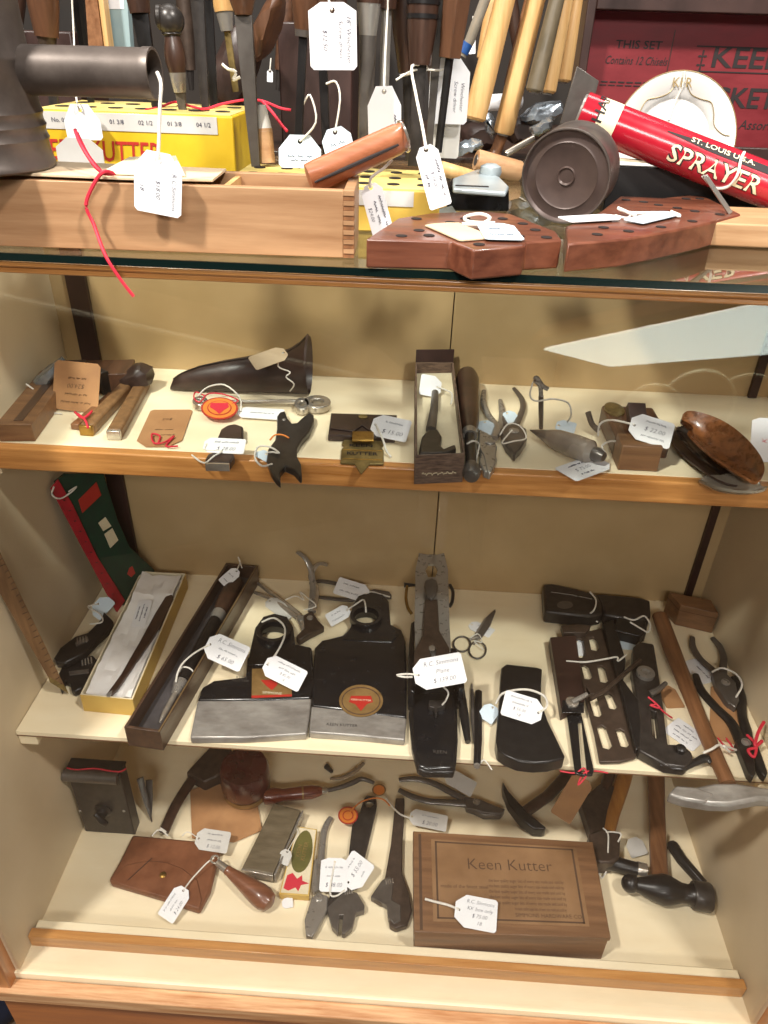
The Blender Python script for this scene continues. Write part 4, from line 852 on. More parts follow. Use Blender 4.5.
# round label tag
t = thing('round_tag', 'round red and orange paper label tag on the nickel spanner', 'label', H(219, 408, Z1))
for k, (f_, mt) in enumerate(((1.0, 'red_ink'), (0.90, 'orange'), (0.66, 'red_ink'), (0.60, 'orange'))):
    rg, n_, p_ = tilted([(219.5 + 18.5 * f_ * math.cos(q), 408.5 + 11 * f_ * math.sin(q)) for q in [2*math.pi*i/28 for i in range(28)]], z=Z1 + 0.010, tilt=10)
    part('disc' if k == 0 else 'print_ring', MB().prism([p + n_ * 0.0003 * k for p in rg], n_ * 0.0004), mt, t)
rg, n_, p_ = tilted([(211, 404), (228, 404), (229, 408), (224, 411), (219.5, 415), (215, 411), (210, 408)], z=Z1 + 0.010, tilt=10)
part('emblem', MB().prism([p + n_ * 0.0013 for p in rg], n_ * 0.0003), 'red_cord', t)
cordloop('red_bow', 'red cord tying the round label to the nickel spanner', hpath([(205,396,Z1+.014),(196,392,Z1+.012),(194,398,Z1+.012),(200,402,Z1+.012),(208,394,Z1+.014),(222,394,Z1+.014),(238,400,Z1+.013),(232,404,Z1+.012)]), 'red_cord', 0.0009)
tag('white tag lying right of the round orange label', (238, 412), (283, 415), 0.0230, z=Z1 + 0.0045, tilt=8, lines=['', '~.7', ''], rd=1, string=[(240, 398, Z1+.013), (225, 385, Z1+.02), (208, 387, Z1+.02), (198, 396, Z1+.013)], sr=0.0010)
# small sheath knife
t = thing('pocket_knife', 'small dark pocket knife under a white tag near the shelf edge', 'knife', H(225, 445, Z1))
part('handle', slab('f 100,725 115,690 140,675 175,670 205,680 205,725 160,740', Z1 + 0.010, 0.0096), 'leather_dark', t, 0.0025)
part('blade_case', slab('f 50,815 65,790 110,775 165,785 170,800 150,828 90,826', Z1 + 0.010, 0.0096), 'leather_dark', t, 0.002)
part('bolster', slab('f 52,826 150,829 148,833 52,831', Z1 + 0.010, 0.0085), 'nickel', t)
tag('white tag wrapped over the small dark pocket knife', (204, 445), (245, 447), 0.0200, z=Z1 + 0.0145, tilt=25, lines=['~.8', '$ 28.00'], rd=1, string=[(206, 450, Z1+.012), (222, 451, Z1+.012), (214, 456, Z1+.011), (204, 463, Z1+.008), (192, 455, Z1+.004)], sr=0.0010)
# forked iron opener
t = thing('forked_iron', 'dark forked iron tool with four horns overhanging the shelf edge', 'iron tool', H(290, 440, Z1))
ol = 'f 340,640 352,623 372,619 382,648 400,668 420,666 442,645 470,625 486,634 488,655 470,700 440,732 420,768 420,800 436,830 440,880 432,884 405,852 372,838 352,862 354,904 336,890 315,860 298,815 304,772 332,735 340,690'
part('plate', slab(ol, Z1 + 0.0090, 0.0085), 'iron', t, 0.0018)
part('rivet', MB().lathe(H(284, 420, Z1 + 0.0088), (0, 0, 1), [(0.0025, 0), (0.002, 0.001)], 12), 'steel', t)
tag('blue-white round tag tied left of the forked iron tool', (268, 452), (262, 460), 0.022, z=Z1 + 0.004, tilt=30, mt='paper_blue', string=[(272, 452, Z1+.011), (279, 453, Z1+.0115), (270, 447, Z1+.011), (258, 447, Z1+.01), (255, 458, Z1+.006), (262, 466, Z1+.004), (272, 464, Z1+.0105)], sr=0.0011)
cordloop('orange_cord', 'orange cord wrapped round the waist of the forked iron tool', hpath([(270,440,Z1+.008),(275,435,Z1+.0115),(283,435,Z1+.0118),(289,438,Z1+.0105)]), 'orange', 0.0010)
# leather case with badge
t = thing('leather_wallet', 'dark leather wallet with brass clasp on the upper shelf', 'wallet', H(362, 428, Z1))
part('body', slab('331,413 397,415 395,437 328,435', Z1 + 0.0085, 0.008), 'leather_dark', t, 0.0015)
part('flap', slab('331,413 397,415 396,428 370,431 362,425 354,431 330,428', Z1 + 0.0103, 0.0016), 'leather_dark', t, 0.0006)
part('clasp', slab('352,431 374,431 374,440 352,440', Z1 + 0.0112, 0.003), 'brass', t, 0.0008)
part('stud', MB().lathe(H(363, 417, Z1 + 0.0103), (0, 0, 1), [(0.0055, 0), (0.0055, 0.001), (0.003, 0.0022)], 16), 'brass_dark', t)
t = thing('metal_badge', 'aged brass badge with raised lettering and pointed base', 'badge', H(362, 455, Z1))
rg, n_, p_ = tilted([(300 + x / 4.8, 320 + y / 4.8) for x, y in ((212,572),(300,566),(384,566),(402,598),(388,610),(402,625),(402,690),(334,690),(293,737),(262,689),(194,684),(200,616),(216,606),(200,596))], z=Z1 + 0.0032, tilt=0)
part('plate', MB().prism(rg, -n_ * 0.0022), 'brass_dark', t, 0.0006)
o1 = PLN(361, 446, p_, n_); o2 = PLN(362, 454, p_, n_); eu = (PLN(370, 446.3, p_, n_) - o1).normalized(); ev = n_.cross(eu)
part('lettering', text_mb('KEEN', o1 + n_ * 0.0006, eu, ev, 0.0085, fit=('to', 0.026), bold=0.02), 'ink_black', t)
part('lettering', text_mb('KUTTER', o2 + n_ * 0.0006, eu, ev, 0.0100, fit=('to', 0.034), bold=0.02), 'ink_black', t)
for q in (450.5, 459.5): part('rule_line', MB().tube([PLN(343, q - 0.6, p_, n_) + n_ * 0.0004, PLN(382, q + 0.6, p_, n_) + n_ * 0.0004], 0.0005, 5), 'brass', t)
tag('white square tag resting on the dark leather wallet', (372, 424), (409, 432), 0.0310, z=Z1 + 0.014, tilt=28, lines=['~.7', '$ 15.00'], rd=1, string=[(383, 440, Z1+.011), (386, 450, Z1+.006), (391, 457, Z1+.002)], sr=0.0012)
# patterned box with a small wrench
t = thing('cardboard_box', 'narrow patterned cardboard box holding a small dark wrench', 'box', H(440, 430, Z1))
zr = Z1 + 0.034; rim = [H(x, y, zr) for x, y in ((415.5, 455.5), (465, 453.5), (453.5, 362), (415.5, 362.5))]
def tray(t, rim, h, th, mt, names=('front_wall', 'side_wall', 'back_wall', 'side_wall'), floor_h=0.002, fm=None):
    c = sum(rim, V3()) / 4; inn = []
    for i in range(4):
        a = (rim[i - 1] - rim[i]).normalized(); b = (rim[(i + 1) % 4] - rim[i]).normalized(); sn = max(abs(a.cross(b).z), 0.3); inn.append(rim[i] + (a + b) * (th / sn))
    for i in range(4):
        j = (i + 1) % 4; part(names[i], MB().prism([rim[i], rim[j], inn[j], inn[i]], (0, 0, -h)), mt, t, 0.0004)
    part('floor', MB().prism([p - V3((0, 0, h - floor_h)) for p in inn], (0, 0, -floor_h)), fm or mt, t); return inn
part('end_flap', MB().prism([rim[3], rim[2], rim[2] + V3((0, 0.003, 0.016)), rim[3] + V3((0, 0.003, 0.016))], (0, 0.0016, 0)), 'chest_dark', t, 0.0004)
inn = tray(t, rim, 0.0335, 0.0018, 'box_weave', floor_h=0.019, fm='card_cream')
a_, b_ = rim[0], rim[1]; dd = (b_ - a_).normalized(); nn = V3((dd.y, -dd.x, 0))
part('front_lip', MB().prism([a_ + nn * 0.0006 - V3((0,0,0.0112)), b_ + nn * 0.0006 - V3((0,0,0.0112)), b_ + nn * 0.0006 - V3((0,0,0.0335)), a_ + nn * 0.0006 - V3((0,0,0.0335))], -nn * 0.0005), 'box_weave', t)
part('print', MB().tube([(a_ + b_) / 2 + nn * 0.0010 - V3((0, 0, 0.0215)) + dd * ((k / 30 - 0.5) * 0.036) + V3((0, 0, 0.0022 * math.sin(k * 1.9) * math.cos(k * 0.7))) for k in range(31)], 0.0005, 4), 'card_cream', t)
zi = Z1 + 0.0195
t = thing('spanner', 'small dark open-jaw wrench lying inside the patterned box', 'spanner', H(432, 430, zi))
part('shank', MB().tube([H(x, y, zi + 0.0065) for x, y in ((435, 392), (434, 410), (431, 430))], [0.0042, 0.0048, 0.0060], 10, 0.8), 'steel_dark', t)
part('head', slab('g 152,720 175,695 215,690 232,720 225,755 240,768 285,750 290,770 262,785 190,790 140,788 145,750', zi + 0.013, 0.012), 'iron', t, 0.002)
tag('white tag lying up in the back of the patterned box', (441, 388), (420, 384), 0.030, z=Z1 + 0.030, tilt=35, roll=8, string=[(446, 390, Z1+.03), (452, 394, Z1+.028), (451, 404, Z1+.024)], sr=0.0010)
# hand drill
t = thing('hand_drill', 'brown-handled push drill lying beside the patterned box', 'drill', H(470, 430, Z1))
A, B = H(467, 374, Z1 + 0.020), H(472, 484, Z1 + 0.013); d = (B - A).normalized(); LL = (B - A).length
part('handle', MB().lathe(A, d, [(0.006, 0), (0.0125, 0.004), (0.0150, 0.02), (0.0140, 0.30*LL), (0.0115, 0.50*LL), (0.0085, 0.60*LL)], 20), 'handle_dark', t)
part('collar', MB().lathe(A + d * 0.585 * LL, d, [(0.0085, 0), (0.0090, 0.004), (0.0080, 0.012)], 18), 'steel', t)
part('barrel', MB().lathe(A + d * 0.62 * LL, d, [(0.0060, 0), (0.0060, 0.26 * LL)], 16), 'iron', t)
part('chuck', MB().lathe(A + d * 0.86 * LL, d, [(0.0062, 0), (0.0090, 0.008), (0.0095, 0.018), (0.0075, 0.024), (0.004, 0.025)], 18), 'steel_dark', t)
cordloop('white_string', 'white string wound round the barrel of the push drill', hpath([(467,444,Z1+.02),(473,441,Z1+.024),(479,444,Z1+.014),(478,452,Z1+.012),(476,465,Z1+.01),(482,470,Z1+.004)]), 'string', 0.0010)
# two pliers
t = pliers('nickel pliers with spread handles beside the push drill', Z1, 'g 400,540 398,590 420,640 450,680 440,730', 'g 465,578 472,630 462,690 440,730', 'g 380,690 430,715 452,760 446,830 425,866 412,860 400,800 376,760', 'g 395,740 440,760 452,810 425,866 400,860 380,820', 'g 425,745', 0.0038, 0.010, 'steel')
t = pliers('small round-nosed pliers right of the nickel pliers', Z1, 'g 520,530 550,570 555,610 535,660 520,690', 'g 470,640 480,665 500,690 520,710', 'g 465,690 520,665 570,690 572,730 545,770 520,790 500,760', 'g 470,720 520,700 560,740 525,795 490,760', 'g 520,700', 0.0036, 0.011, 'steel_dark')
tag('pale blue tag lying under the nickel pliers', (484, 421), (490, 437), 0.020, z=Z1 + 0.0055, tilt=15, mt='paper_blue', hole=True)
tag('pale blue tag behind the small round-nosed pliers', (506, 412), (514, 422), 0.018, z=Z1 + 0.0065, tilt=25, mt='paper_blue')
cordloop('white_string', 'white string looped on the small round-nosed pliers', hpath([(500,435,Z1+.012),(508,424,Z1+.016),(520,426,Z1+.016),(526,438,Z1+.012),(514,441,Z1+.015),(502,443,Z1+.012),(512,430,Z1+.016)]), 'string', 0.0009)
# key-like steel rod
t = thing('steel_key', 'thin steel key with hooked top standing against the back', 'key', H(541, 426, Z1))
A, B = H(541, 428, Z1 + 0.001), VY(541, 396, 0.338)
part('shank', MB().tube([A, A.lerp(B, 0.5), B], [0.0026, 0.0030, 0.0030], 10), 'steel_dark', t)
part('bow', MB().tube(smooth([B, VY(540, 386, 0.338), VY(535, 380, 0.338), VY(537, 378, 0.338), VY(543, 386, 0.338), VY(548, 389, 0.338)], 4), 0.0026, 8), 'steel', t)
cordloop('white_string', 'white string hanging from the thin steel key', [VY(533,382,0.336),VY(530,395,0.335),VY(536,401,0.334),VY(553,399,0.334),VY(568,403,0.333),VY(571,415,0.333),H(566,424,Z1+.003)], 'string', 0.0011)
tag('pale blue tag behind the plumb bob', (556, 425), (575, 430), 0.022, z=Z1 + 0.0062, tilt=20, mt='paper_blue')
# plumb bob
A, B = H(530, 430, Z1 + 0.0090), H(604, 457, Z1 + 0.0165); d = (B - A).normalized(); LL = (B - A).length
t = thing('plumb_bob', 'grey pointed plumb bob lying near the edge of the upper shelf', 'plumb bob', (A + B) / 2 - V3((0, 0, 0.013)))
part('tip', MB().lathe(A, d, [(0.0006, 0), (0.0075, 0.24 * LL), (0.0082, 0.27 * LL)], 20), 'steel_dark', t)
part('body', MB().lathe(A + d * 0.27 * LL, d, [(0.0085, 0), (0.0120, 0.12 * LL), (0.0135, 0.36 * LL), (0.0130, 0.55 * LL), (0.0075, 0.60 * LL)], 24), 'bob_grey', t)
part('cap', MB().lathe(A + d * 0.86 * LL, d, [(0.0075, 0), (0.0080, 0.06 * LL), (0.005, 0.14 * LL)], 18), 'steel_dark', t)
tag('white tag hanging over the shelf edge under the plumb bob', (604, 461), (565, 475), 0.0330, z=Z1 + 0.0035, tilt=0, lines=['~.6', '$ 75.00', '~.5'], rd=-1, string=[(606, 455, Z1+.012), (602, 446, Z1+.024), (612, 441, Z1+.022), (630, 443, Z1+.02)], sr=0.0012)
# wooden spokeshave / plane
t = thing('wooden_plane', 'small dark wooden plane with a pale block front', 'plane', H(630, 440, Z1))
part('front_block', MB().box((H(617,470,Z1).x, H(630,471,Z1).y, Z1 + 0.0004), (H(656,470,Z1).x, H(630,471,Z1).y + 0.030, VY(636, 446, H(630,471,Z1).y).z)), 'walnut_x', t, 0.0015)
yf = H(630, 471, Z1).y
part('body', MB().box((H(614,462,Z1).x, yf + 0.031, Z1 + 0.0004), (H(668,462,Z1).x, yf + 0.115, Z1 + 0.026)), 'walnut', t, 0.003)
part('oval_plate', MB().lathe(V3((H(614,410,Z1+.026).x, yf + 0.100, Z1 + 0.0262)), (0, 0, 1), [(0.0185, 0), (0.0185, 0.002), (0.016, 0.003)], 28, sy=0.62), 'brass_dark', t)
part('wedge', MB().obox(V3((H(640,430,Z1+.03).x, yf + 0.06, Z1 + 0.034)), (0.010, 0, 0), (0, 0.016, 0.010), (0, -0.003, 0.005)), 'leather_dark', t, 0.001)
part('iron', MB().tube(smooth([VY(588, 412, yf + 0.10), VY(592, 424, yf + 0.09), VY(598, 430, yf + 0.08)], 3), 0.0035, 8), 'steel_dark', t)
tag('large white tag resting on the small wooden plane', (630, 424), (672, 437), 0.0330, z=Z1 + 0.040, tilt=35, lines=['~.7', '$ 22.00', '~.8'], rd=1, string=[(612, 420, Z1+.038), (600, 424, Z1+.03), (598, 436, Z1+.02)], sr=0.0012)
# leather and amber dishes at the right end
def shell(t, name, spine, wl, wr, depth, mt, th=0.0016, n=10):
    """curved trough along a spine: open dish with thickness"""
    S = smooth(spine, n); m_ = len(S); rows = []
    for i, p in enumerate(S):
        u = i / (m_ - 1); k = math.sin(math.pi * min(max(u * 0.94 + 0.03, 0), 1)) ** 0.6; d = (S[min(i+1, m_-1)] - S[max(i-1, 0)]).normalized(); s = V3((d.y, -d.x, 0)).normalized(); row = []
        for j in range(9):
            a = -1 + j / 4; row.append(p + s * (a * k * (wr if a > 0 else wl)) + V3((0, 0, depth * k * (a * a))))
        rows.append(row)
    mb = MB(); nb = len(rows) * 9
    top = [p for r in rows for p in r]; bot = [p - V3((0, 0, th)) for p in top]; F = []
    for i in range(len(rows) - 1):
        for j in range(8):
            a = i * 9 + j; F.append((a, a + 1, a + 10, a + 9)); F.append((a + nb, a + 9 + nb, a + 10 + nb, a + 1 + nb))
    for i in range(len(rows) - 1):
        F.append((i*9, (i+1)*9, (i+1)*9 + nb, i*9 + nb)); F.append((i*9+8, i*9+8+nb, (i+1)*9+8+nb, (i+1)*9+8))
    for j in range(8):
        F.append((j, j+nb, j+1+nb, j+1)); k = (len(rows)-1)*9; F.append((k+j, k+j+1, k+j+1+nb, k+j+nb))
    return part(name, mb.add(top + bot, F), mt, t)
t = thing('leather_sheath', 'black leather sheath lying left of the amber dish', 'sheath', H(690, 460, Z1))
shell(t, 'lower_leaf', [H(672, 428, Z1+.006), H(690, 455, Z1+.003), H(722, 480, Z1+.003), H(738, 485, Z1+.004)], 0.030, 0.020, 0.010, 'leather_dark')
shell(t, 'upper_leaf', [H(678, 428, Z1+.014), H(700, 455, Z1+.010), H(730, 478, Z1+.009)], 0.014, 0.018, 0.012, 'japan')
t = thing('amber_dish', 'amber brown pressed glass dish tilted on the black sheath', 'dish', H(725, 455, Z1))
shell(t, 'bowl', [H(681, 420, Z1+.040), H(705, 438, Z1+.026), H(735, 465, Z1+.018), H(756, 482, Z1+.018)], 0.020, 0.040, 0.020, 'amber', 0.003)
t = thing('glass_dish', 'clear pressed glass dish at the right edge of the shelf', 'dish', H(735, 487, Z1))
shell(t, 'bowl', [H(700, 480, Z1+.004), H(720, 488, Z1+.004), H(745, 490, Z1+.004), H(762, 486, Z1+.006)], 0.016, 0.018, 0.010, 'acrylic', 0.003)
tag('white card with red lettering leaning at the right end', (766, 418), (763, 462), 0.030, z=Z1 + 0.030, tilt=60, lines=['K'], rd=-1, ink='red_cord', mt='paper', hole=False, cham=0.1)
# ================================================================== middle shelf
Z = Z2
# folding rule leaning on the left wall
A, B = V3((0.049, 0.2150, 0.3085)), V3((0.0175, 0.2170, 0.5290))
d = (B - A).normalized(); n = CAM - A; n = (n - d * n.dot(d)).normalized()
t = thing('folding_rule', 'worn wooden folding rule leaning against the left wall', 'ruler', A)
P0 = PLN(66, 690, A, n)
ring = [PLN(x, y, A, n) for x, y in ((68, 693), (52, 684), (-1, 592), (-1, 550))]
part('leg', MB().prism(ring, -n * 0.004), 'rule_wood', t, 0.0008)
part('tip', MB().prism([PLN(x, y, A, n) + n * 0.0003 for x, y in ((69, 694), (50, 682.5), (48, 676), (65, 686))], -n * 0.0046), 'brass_dark', t, 0.0004)
for k in range(22):
    u = k / 22; p = PLN(62 - 62 * u, 683 - 131 * u, A, n); q = PLN(62 - 62 * u - (6 if k % 4 == 0 else 3.5), 683 - 131 * u + 2.5, A, n)
    part('graduation', MB().tube([p + n * 0.0002, q + n * 0.0002], 0.00035, 4), 'ink_black', t)
# green flannel sheath with red edge leaning in the corner
pl_ = [(51, 480), (62, 473), (108, 474), (128, 535), (157, 568), (150, 600), (116, 608)]
p0 = V3((0.0440, 0.3840, 0.3065)); n = (V3((0.0090, 0.3640, 0.5410)) - p0).cross(V3((0.0780, 0.4560, 0.3200)) - p0).normalized()
if n.dot(CAM - p0) < 0: n = -n
G = lambda x, y: PLN(x, y, p0, n)
t = thing('cloth_sheath', 'green cloth sheath with red edge leaning in the back left corner', 'sheath', p0)
part('body', MB().prism([G(x, y) for x, y in ((56, 482), (66, 474), (104, 474), (118, 520), (130, 547), (155, 570), (148, 602), (120, 606))], -n * 0.006), 'green_cloth', t, 0.0012)
part('red_edge', MB().prism([G(x, y) for x, y in ((50, 488), (57, 479), (72, 505), (96, 556), (124, 600), (116, 612))], n * 0.003), 'red_cloth', t, 0.0008)
part('patch', MB().prism([G(x, y) + n * 0.0003 for x, y in ((78, 500), (96, 482), (101, 495), (82, 513))], n * 0.0006), 'red_ink', t)
for q in (((98, 523), (105, 517), (111, 526), (103, 531)), ((104, 534), (112, 528), (118, 540), (110, 548))):
    part('patch', MB().prism([G(x, y) + n * 0.0003 for x, y in q], n * 0.0006), 'card_cream', t)
part('patch', MB().prism([G(x, y) + n * 0.0003 for x, y in ((129, 568), (132, 566), (135, 573), (131, 577), (127, 574))], n * 0.0006), 'red_ink', t)
mb = MB()
for k in range(10): q = G(62 + 5.4 * k, 500 + 10.4 * k) + n * 0.0033; mb.obox(q, (0.0022, 0.0004, 0.0008), (0, 0.0008, -0.0010), n * 0.0002)
part('edge_print', mb, 'ink_black', t)
part('tie', MB().tube(smooth([G(52, 486) + n * 0.004, G(50, 494) + n * 0.004, G(58, 498) + n * 0.004, G(68, 492) + n * 0.005, G(74, 486) + n * 0.005, G(66, 491) + n * 0.005], 4), 0.0011, 6), 'string', t)
# two dark adjustable wrenches
GW = 'adjustable wrenches in the case'
for lb, z0, hd, hn, wm, lip in (('black adjustable wrench on top of the pair at the left wall', Z + 0.012, 'i 215,470 240,430 300,385 350,370 400,320 415,285 455,325 440,355 390,400 340,450 260,490 225,490', 'i 390,300 440,345', (82, 640), 'i 300,410 350,385 355,400 305,425'),
                                ('black adjustable wrench underneath the pair at the left wall', Z, 'i 235,530 250,500 320,470 370,460 390,480 350,540 330,590 300,605 285,600 280,570 260,560 245,600 235,580', 'i 350,500 380,440', (87, 661), 'i 275,525 355,515 355,530 278,540')):
    t = thing('adjustable_wrench', lb, 'wrench', H(*ctr(Q(hd)), z0), GW)
    part('body', slab(hd, z0 + 0.0115, 0.011), 'iron_black', t, 0.002)
    part('jaw_rail', slab(lip, z0 + 0.0130, 0.002), 'steel_dark', t, 0.0005)
    for k in range(4): part('worm_gear', MB().tube([H(wm[0] - 5 + 3.0 * k, wm[1] - 2 - 0.6 * k, z0 + 0.0125), H(wm[0] - 5 + 3.0 * k + 0.6, wm[1] + 4 - 0.6 * k, z0 + 0.0125)], 0.0011, 6), 'nickel', t)
tag('pale blue tag behind the pair of black wrenches', (96, 602), (108, 612), 0.034, z=Z + 0.022, tilt=40, mt='paper_blue', string=[(88, 607, Z+.024), (100, 614, Z+.026), (102, 622, Z+.026), (90, 624, Z+.026)], sr=0.0012)
# cream box with razor
t = thing('cardboard_box', 'open cream cardboard box lined with white tissue paper', 'box', H(130, 650, Z))
zr = Z + 0.030; rim = [H(x, y, zr) for x, y in ((80, 694.5), (132.5, 699.5), (185.5, 573.5), (141, 571))]
inn = tray(t, rim, 0.0295, 0.0022, 'card_cream', floor_h=0.017, fm='tissue')
a_, b_ = rim[0], rim[1]; dd = (b_ - a_).normalized(); nn = V3((dd.y, -dd.x, 0))
part('front_paper', MB().prism([a_ + nn*.0005, b_ + nn*.0005, b_ + nn*.0005 - V3((0,0,.0295)), a_ + nn*.0005 - V3((0,0,.0295))], -nn*.0004), 'card_yellow', t)
a_, b_ = rim[1], rim[2]; dd = (b_ - a_).normalized(); nn = V3((dd.y, -dd.x, 0))
part('side_paper', MB().prism([a_ + nn*.0005, b_ + nn*.0005, b_ + nn*.0005 - V3((0,0,.0295)), a_ + nn*.0005 - V3((0,0,.0295))], -nn*.0004), 'card_yellow', t)
rnd = random.Random(3); N_, M_ = 22, 9; vs = []; fs = []
for i in range(N_):
    for j in range(M_):
        u, v = (i + 0.3) / (N_ - 0.4), (j + 0.3) / (M_ - 0.4); p = (inn[0].lerp(inn[1], v)).lerp(inn[3].lerp(inn[2], v), u)
        edge = min(v, 1 - v) * 2; hgt = 0.020 + 0.006 * (1 - edge) ** 2 + rnd.uniform(0, 0.0055) + (0.004 if u > 0.8 else 0)
        vs.append(V3((p.x, p.y, Z + hgt)))
for i in range(N_ - 1):
    for j in range(M_ - 1): a = i * M_ + j; fs.append((a, a + 1, a + M_ + 1, a + M_))
part('tissue_lining', MB().add(vs, fs), 'tissue', t, angle=25)
zi = Z + 0.0285
t = thing('straight_razor', 'closed brown razor lying in the tissue-lined cream box', 'razor', H(140, 640, zi - 0.005))
part('handle', slab('i 660,225 690,215 695,235 640,345 560,460 470,590 430,625 425,615 480,540 560,400 620,290', zi + 0.003, 0.0075), 'handle_dark', t, 0.002)
part('blade', slab('i 425,615 450,600 440,625 428,626', zi + 0.0032, 0.002), 'steel', t)
tag('white paper slip with writing inside the cream box', (146, 600), (138, 626), 0.020, z=zi + 0.0005, tilt=0, lines=['~.6', '~.8', '~.5'], rd=-1, hole=False, cham=0.05)
# long dark box with screwdriver / spokeshave
t = thing('wooden_case', 'long dark open wooden case holding a round tool', 'case', H(190, 655, Z))
zr = Z + 0.034; rim = [H(x, y, zr) for x, y in ((124, 727), (160, 732), (258, 566), (226, 563))]
inn = tray(t, rim, 0.0335, 0.0035, 'dark_box', floor_h=0.010, fm='case_lining')
part('stripe', MB().prism([rim[1] + V3((-.002, 0, .0002)), rim[2] + V3((-.002, 0, .0002)), rim[2] + V3((-.0012, 0, .0002)), rim[1] + V3((-.0012, 0, .0002))], (0, 0, 0.0003)), 'gold_line', t)
A, B = H(237, 580, Z + 0.026), H(160, 722, Z + 0.020); d = (B - A).normalized(); LL = (B - A).length
t = thing('screwdriver', 'dark ratchet screwdriver lying in the long dark case', 'screwdriver', (A + B) / 2 - V3((0, 0, 0.015)))
part('handle', MB().lathe(A, d, [(0.006, 0), (0.0120, 0.006), (0.0135, 0.03), (0.0125, 0.20*LL), (0.0095, 0.27*LL)], 20), 'handle_dark', t)
part('ferrule', MB().lathe(A + d*0.27*LL, d, [(0.0098, 0), (0.0102, 0.008), (0.0085, 0.016)], 18), 'steel', t)
part('barrel', MB().lathe(A + d*0.33*LL, d, [(0.0085, 0), (0.0090, 0.10*LL), (0.0082, 0.42*LL)], 18), 'iron_black', t)
part('collar', MB().lathe(A + d*0.76*LL, d, [(0.0090, 0), (0.0096, 0.006), (0.0065, 0.016), (0.0060, 0.02)], 18), 'steel', t)
part('bit', MB().lathe(A + d*0.83*LL, d, [(0.0040, 0), (0.0040, 0.12*LL), (0.0015, 0.17*LL)], 12), 'nickel', t)
tag('white tag at the far end of the long dark case', (238, 570), (222, 584), 0.019, z=Z + 0.042, tilt=30, roll=0, lines=['~.7', '~.6'], rd=2, string=[(240, 562, Z+.046), (238, 557, Z+.05), (242, 568, Z+.044)], sr=0.0010)
tag('white tag with slanting string on the long dark case', (207, 643), (245, 660), 0.0360, z=Z + 0.042, tilt=38, lines=['R.C. Simmons', '~.7', '$ 65.00'], rd=1, string=[(196, 652, Z+.04), (184, 662, Z+.036), (178, 672, Z+.034), (176, 682, Z+.032)], sr=0.0013)
part('tie', MB().tube([A + d*0.70*LL + (d.cross(V3((0,0,1))).normalized()*math.cos(q) + V3((0,0,1))*math.sin(q))*0.0098 for q in [2*math.pi*k/16 for k in range(16)]], 0.0011, 6, closed=True), 'string', t)
# nickel nippers behind the hatchets
t = nip = thing('nippers', 'nickel nippers with curled handles standing behind the hatchet heads', 'nippers', H(310, 615, Z))
part('handle', MB().tube(smooth([H(311, 612, Z+.012), H(313, 590, Z+.025), H(311, 570, Z+.044), H(305, 558, Z+.058), H(297, 552, Z+.064)], 5), [0.0055, 0.005, 0.0045, 0.0035], 10, 0.6), 'steel', t)
part('handle', MB().tube(smooth([H(313, 612, Z+.012), H(316, 590, Z+.020), H(311, 576, Z+.034), H(318, 564, Z+.046), H(328, 565, Z+.046)], 5), [0.0055, 0.005, 0.0045, 0.0035], 10, 0.6), 'nickel', t)
part('jaw', slab('j 445,300 480,280 505,320 530,345 470,375 430,400 415,385 450,350', Z + 0.014, 0.012), 'iron_brown', t, 0.002)
part('rivet', MB().lathe(H(310, 618, Z + 0.014), (0, 0, 1), [(0.005, 0), (0.004, 0.002)], 14), 'steel', t)
t = pliers('nickel long-handled pliers lying behind the dark case end', Z, 'j 255,165 300,200 370,250 430,300', 'j 250,210 290,225 340,250 420,310', 'j 420,290 450,300 470,340 450,355 430,330', 'j 410,300 440,310 455,350 440,360', 'j 435,312', 0.0036, 0.010, 'nickel')
t = pliers('dark-jawed nippers lying behind the right hatchet head', Z, 'j 470,175 520,165 600,180 690,200', 'j 480,225 560,235 640,240 700,220', 'j 690,205 730,195 790,205 800,220 760,222 700,225', 'j 690,215 740,210 790,222 720,232', 'j 705,212', 0.0036, 0.010, 'steel_dark')
tag('white tag lying on the dark-jawed nippers', (368, 595), (336, 585), 0.030, z=Z + 0.016, tilt=25, lines=['~.7', '~.8'], rd=-1, string=[(372, 592, Z+.014), (380, 594, Z+.014), (390, 597, Z+.012)], sr=0.0012)
tag('pale tag under the nickel nippers', (268, 600), (292, 617), 0.024, z=Z + 0.005, tilt=10, mt='paper_grey')
tag('white tag propped against the eye of the right hatchet', (349, 609), (328, 621), 0.021, z=Z + 0.016, tilt=35, lines=['~.6', '~.8'], rd=-1, string=[(356, 604, Z+.022), (364, 600, Z+.03), (366, 612, Z+.03)], sr=0.0013)
cordloop('white_string', 'white string tangled round the nickel nippers pivot', hpath([(285,600,Z+.014),(296,596,Z+.02),(304,600,Z+.022),(300,592,Z+.022),(308,598,Z+.022),(316,606,Z+.02),(304,610,Z+.016)]), 'string', 0.0010, own=nip)
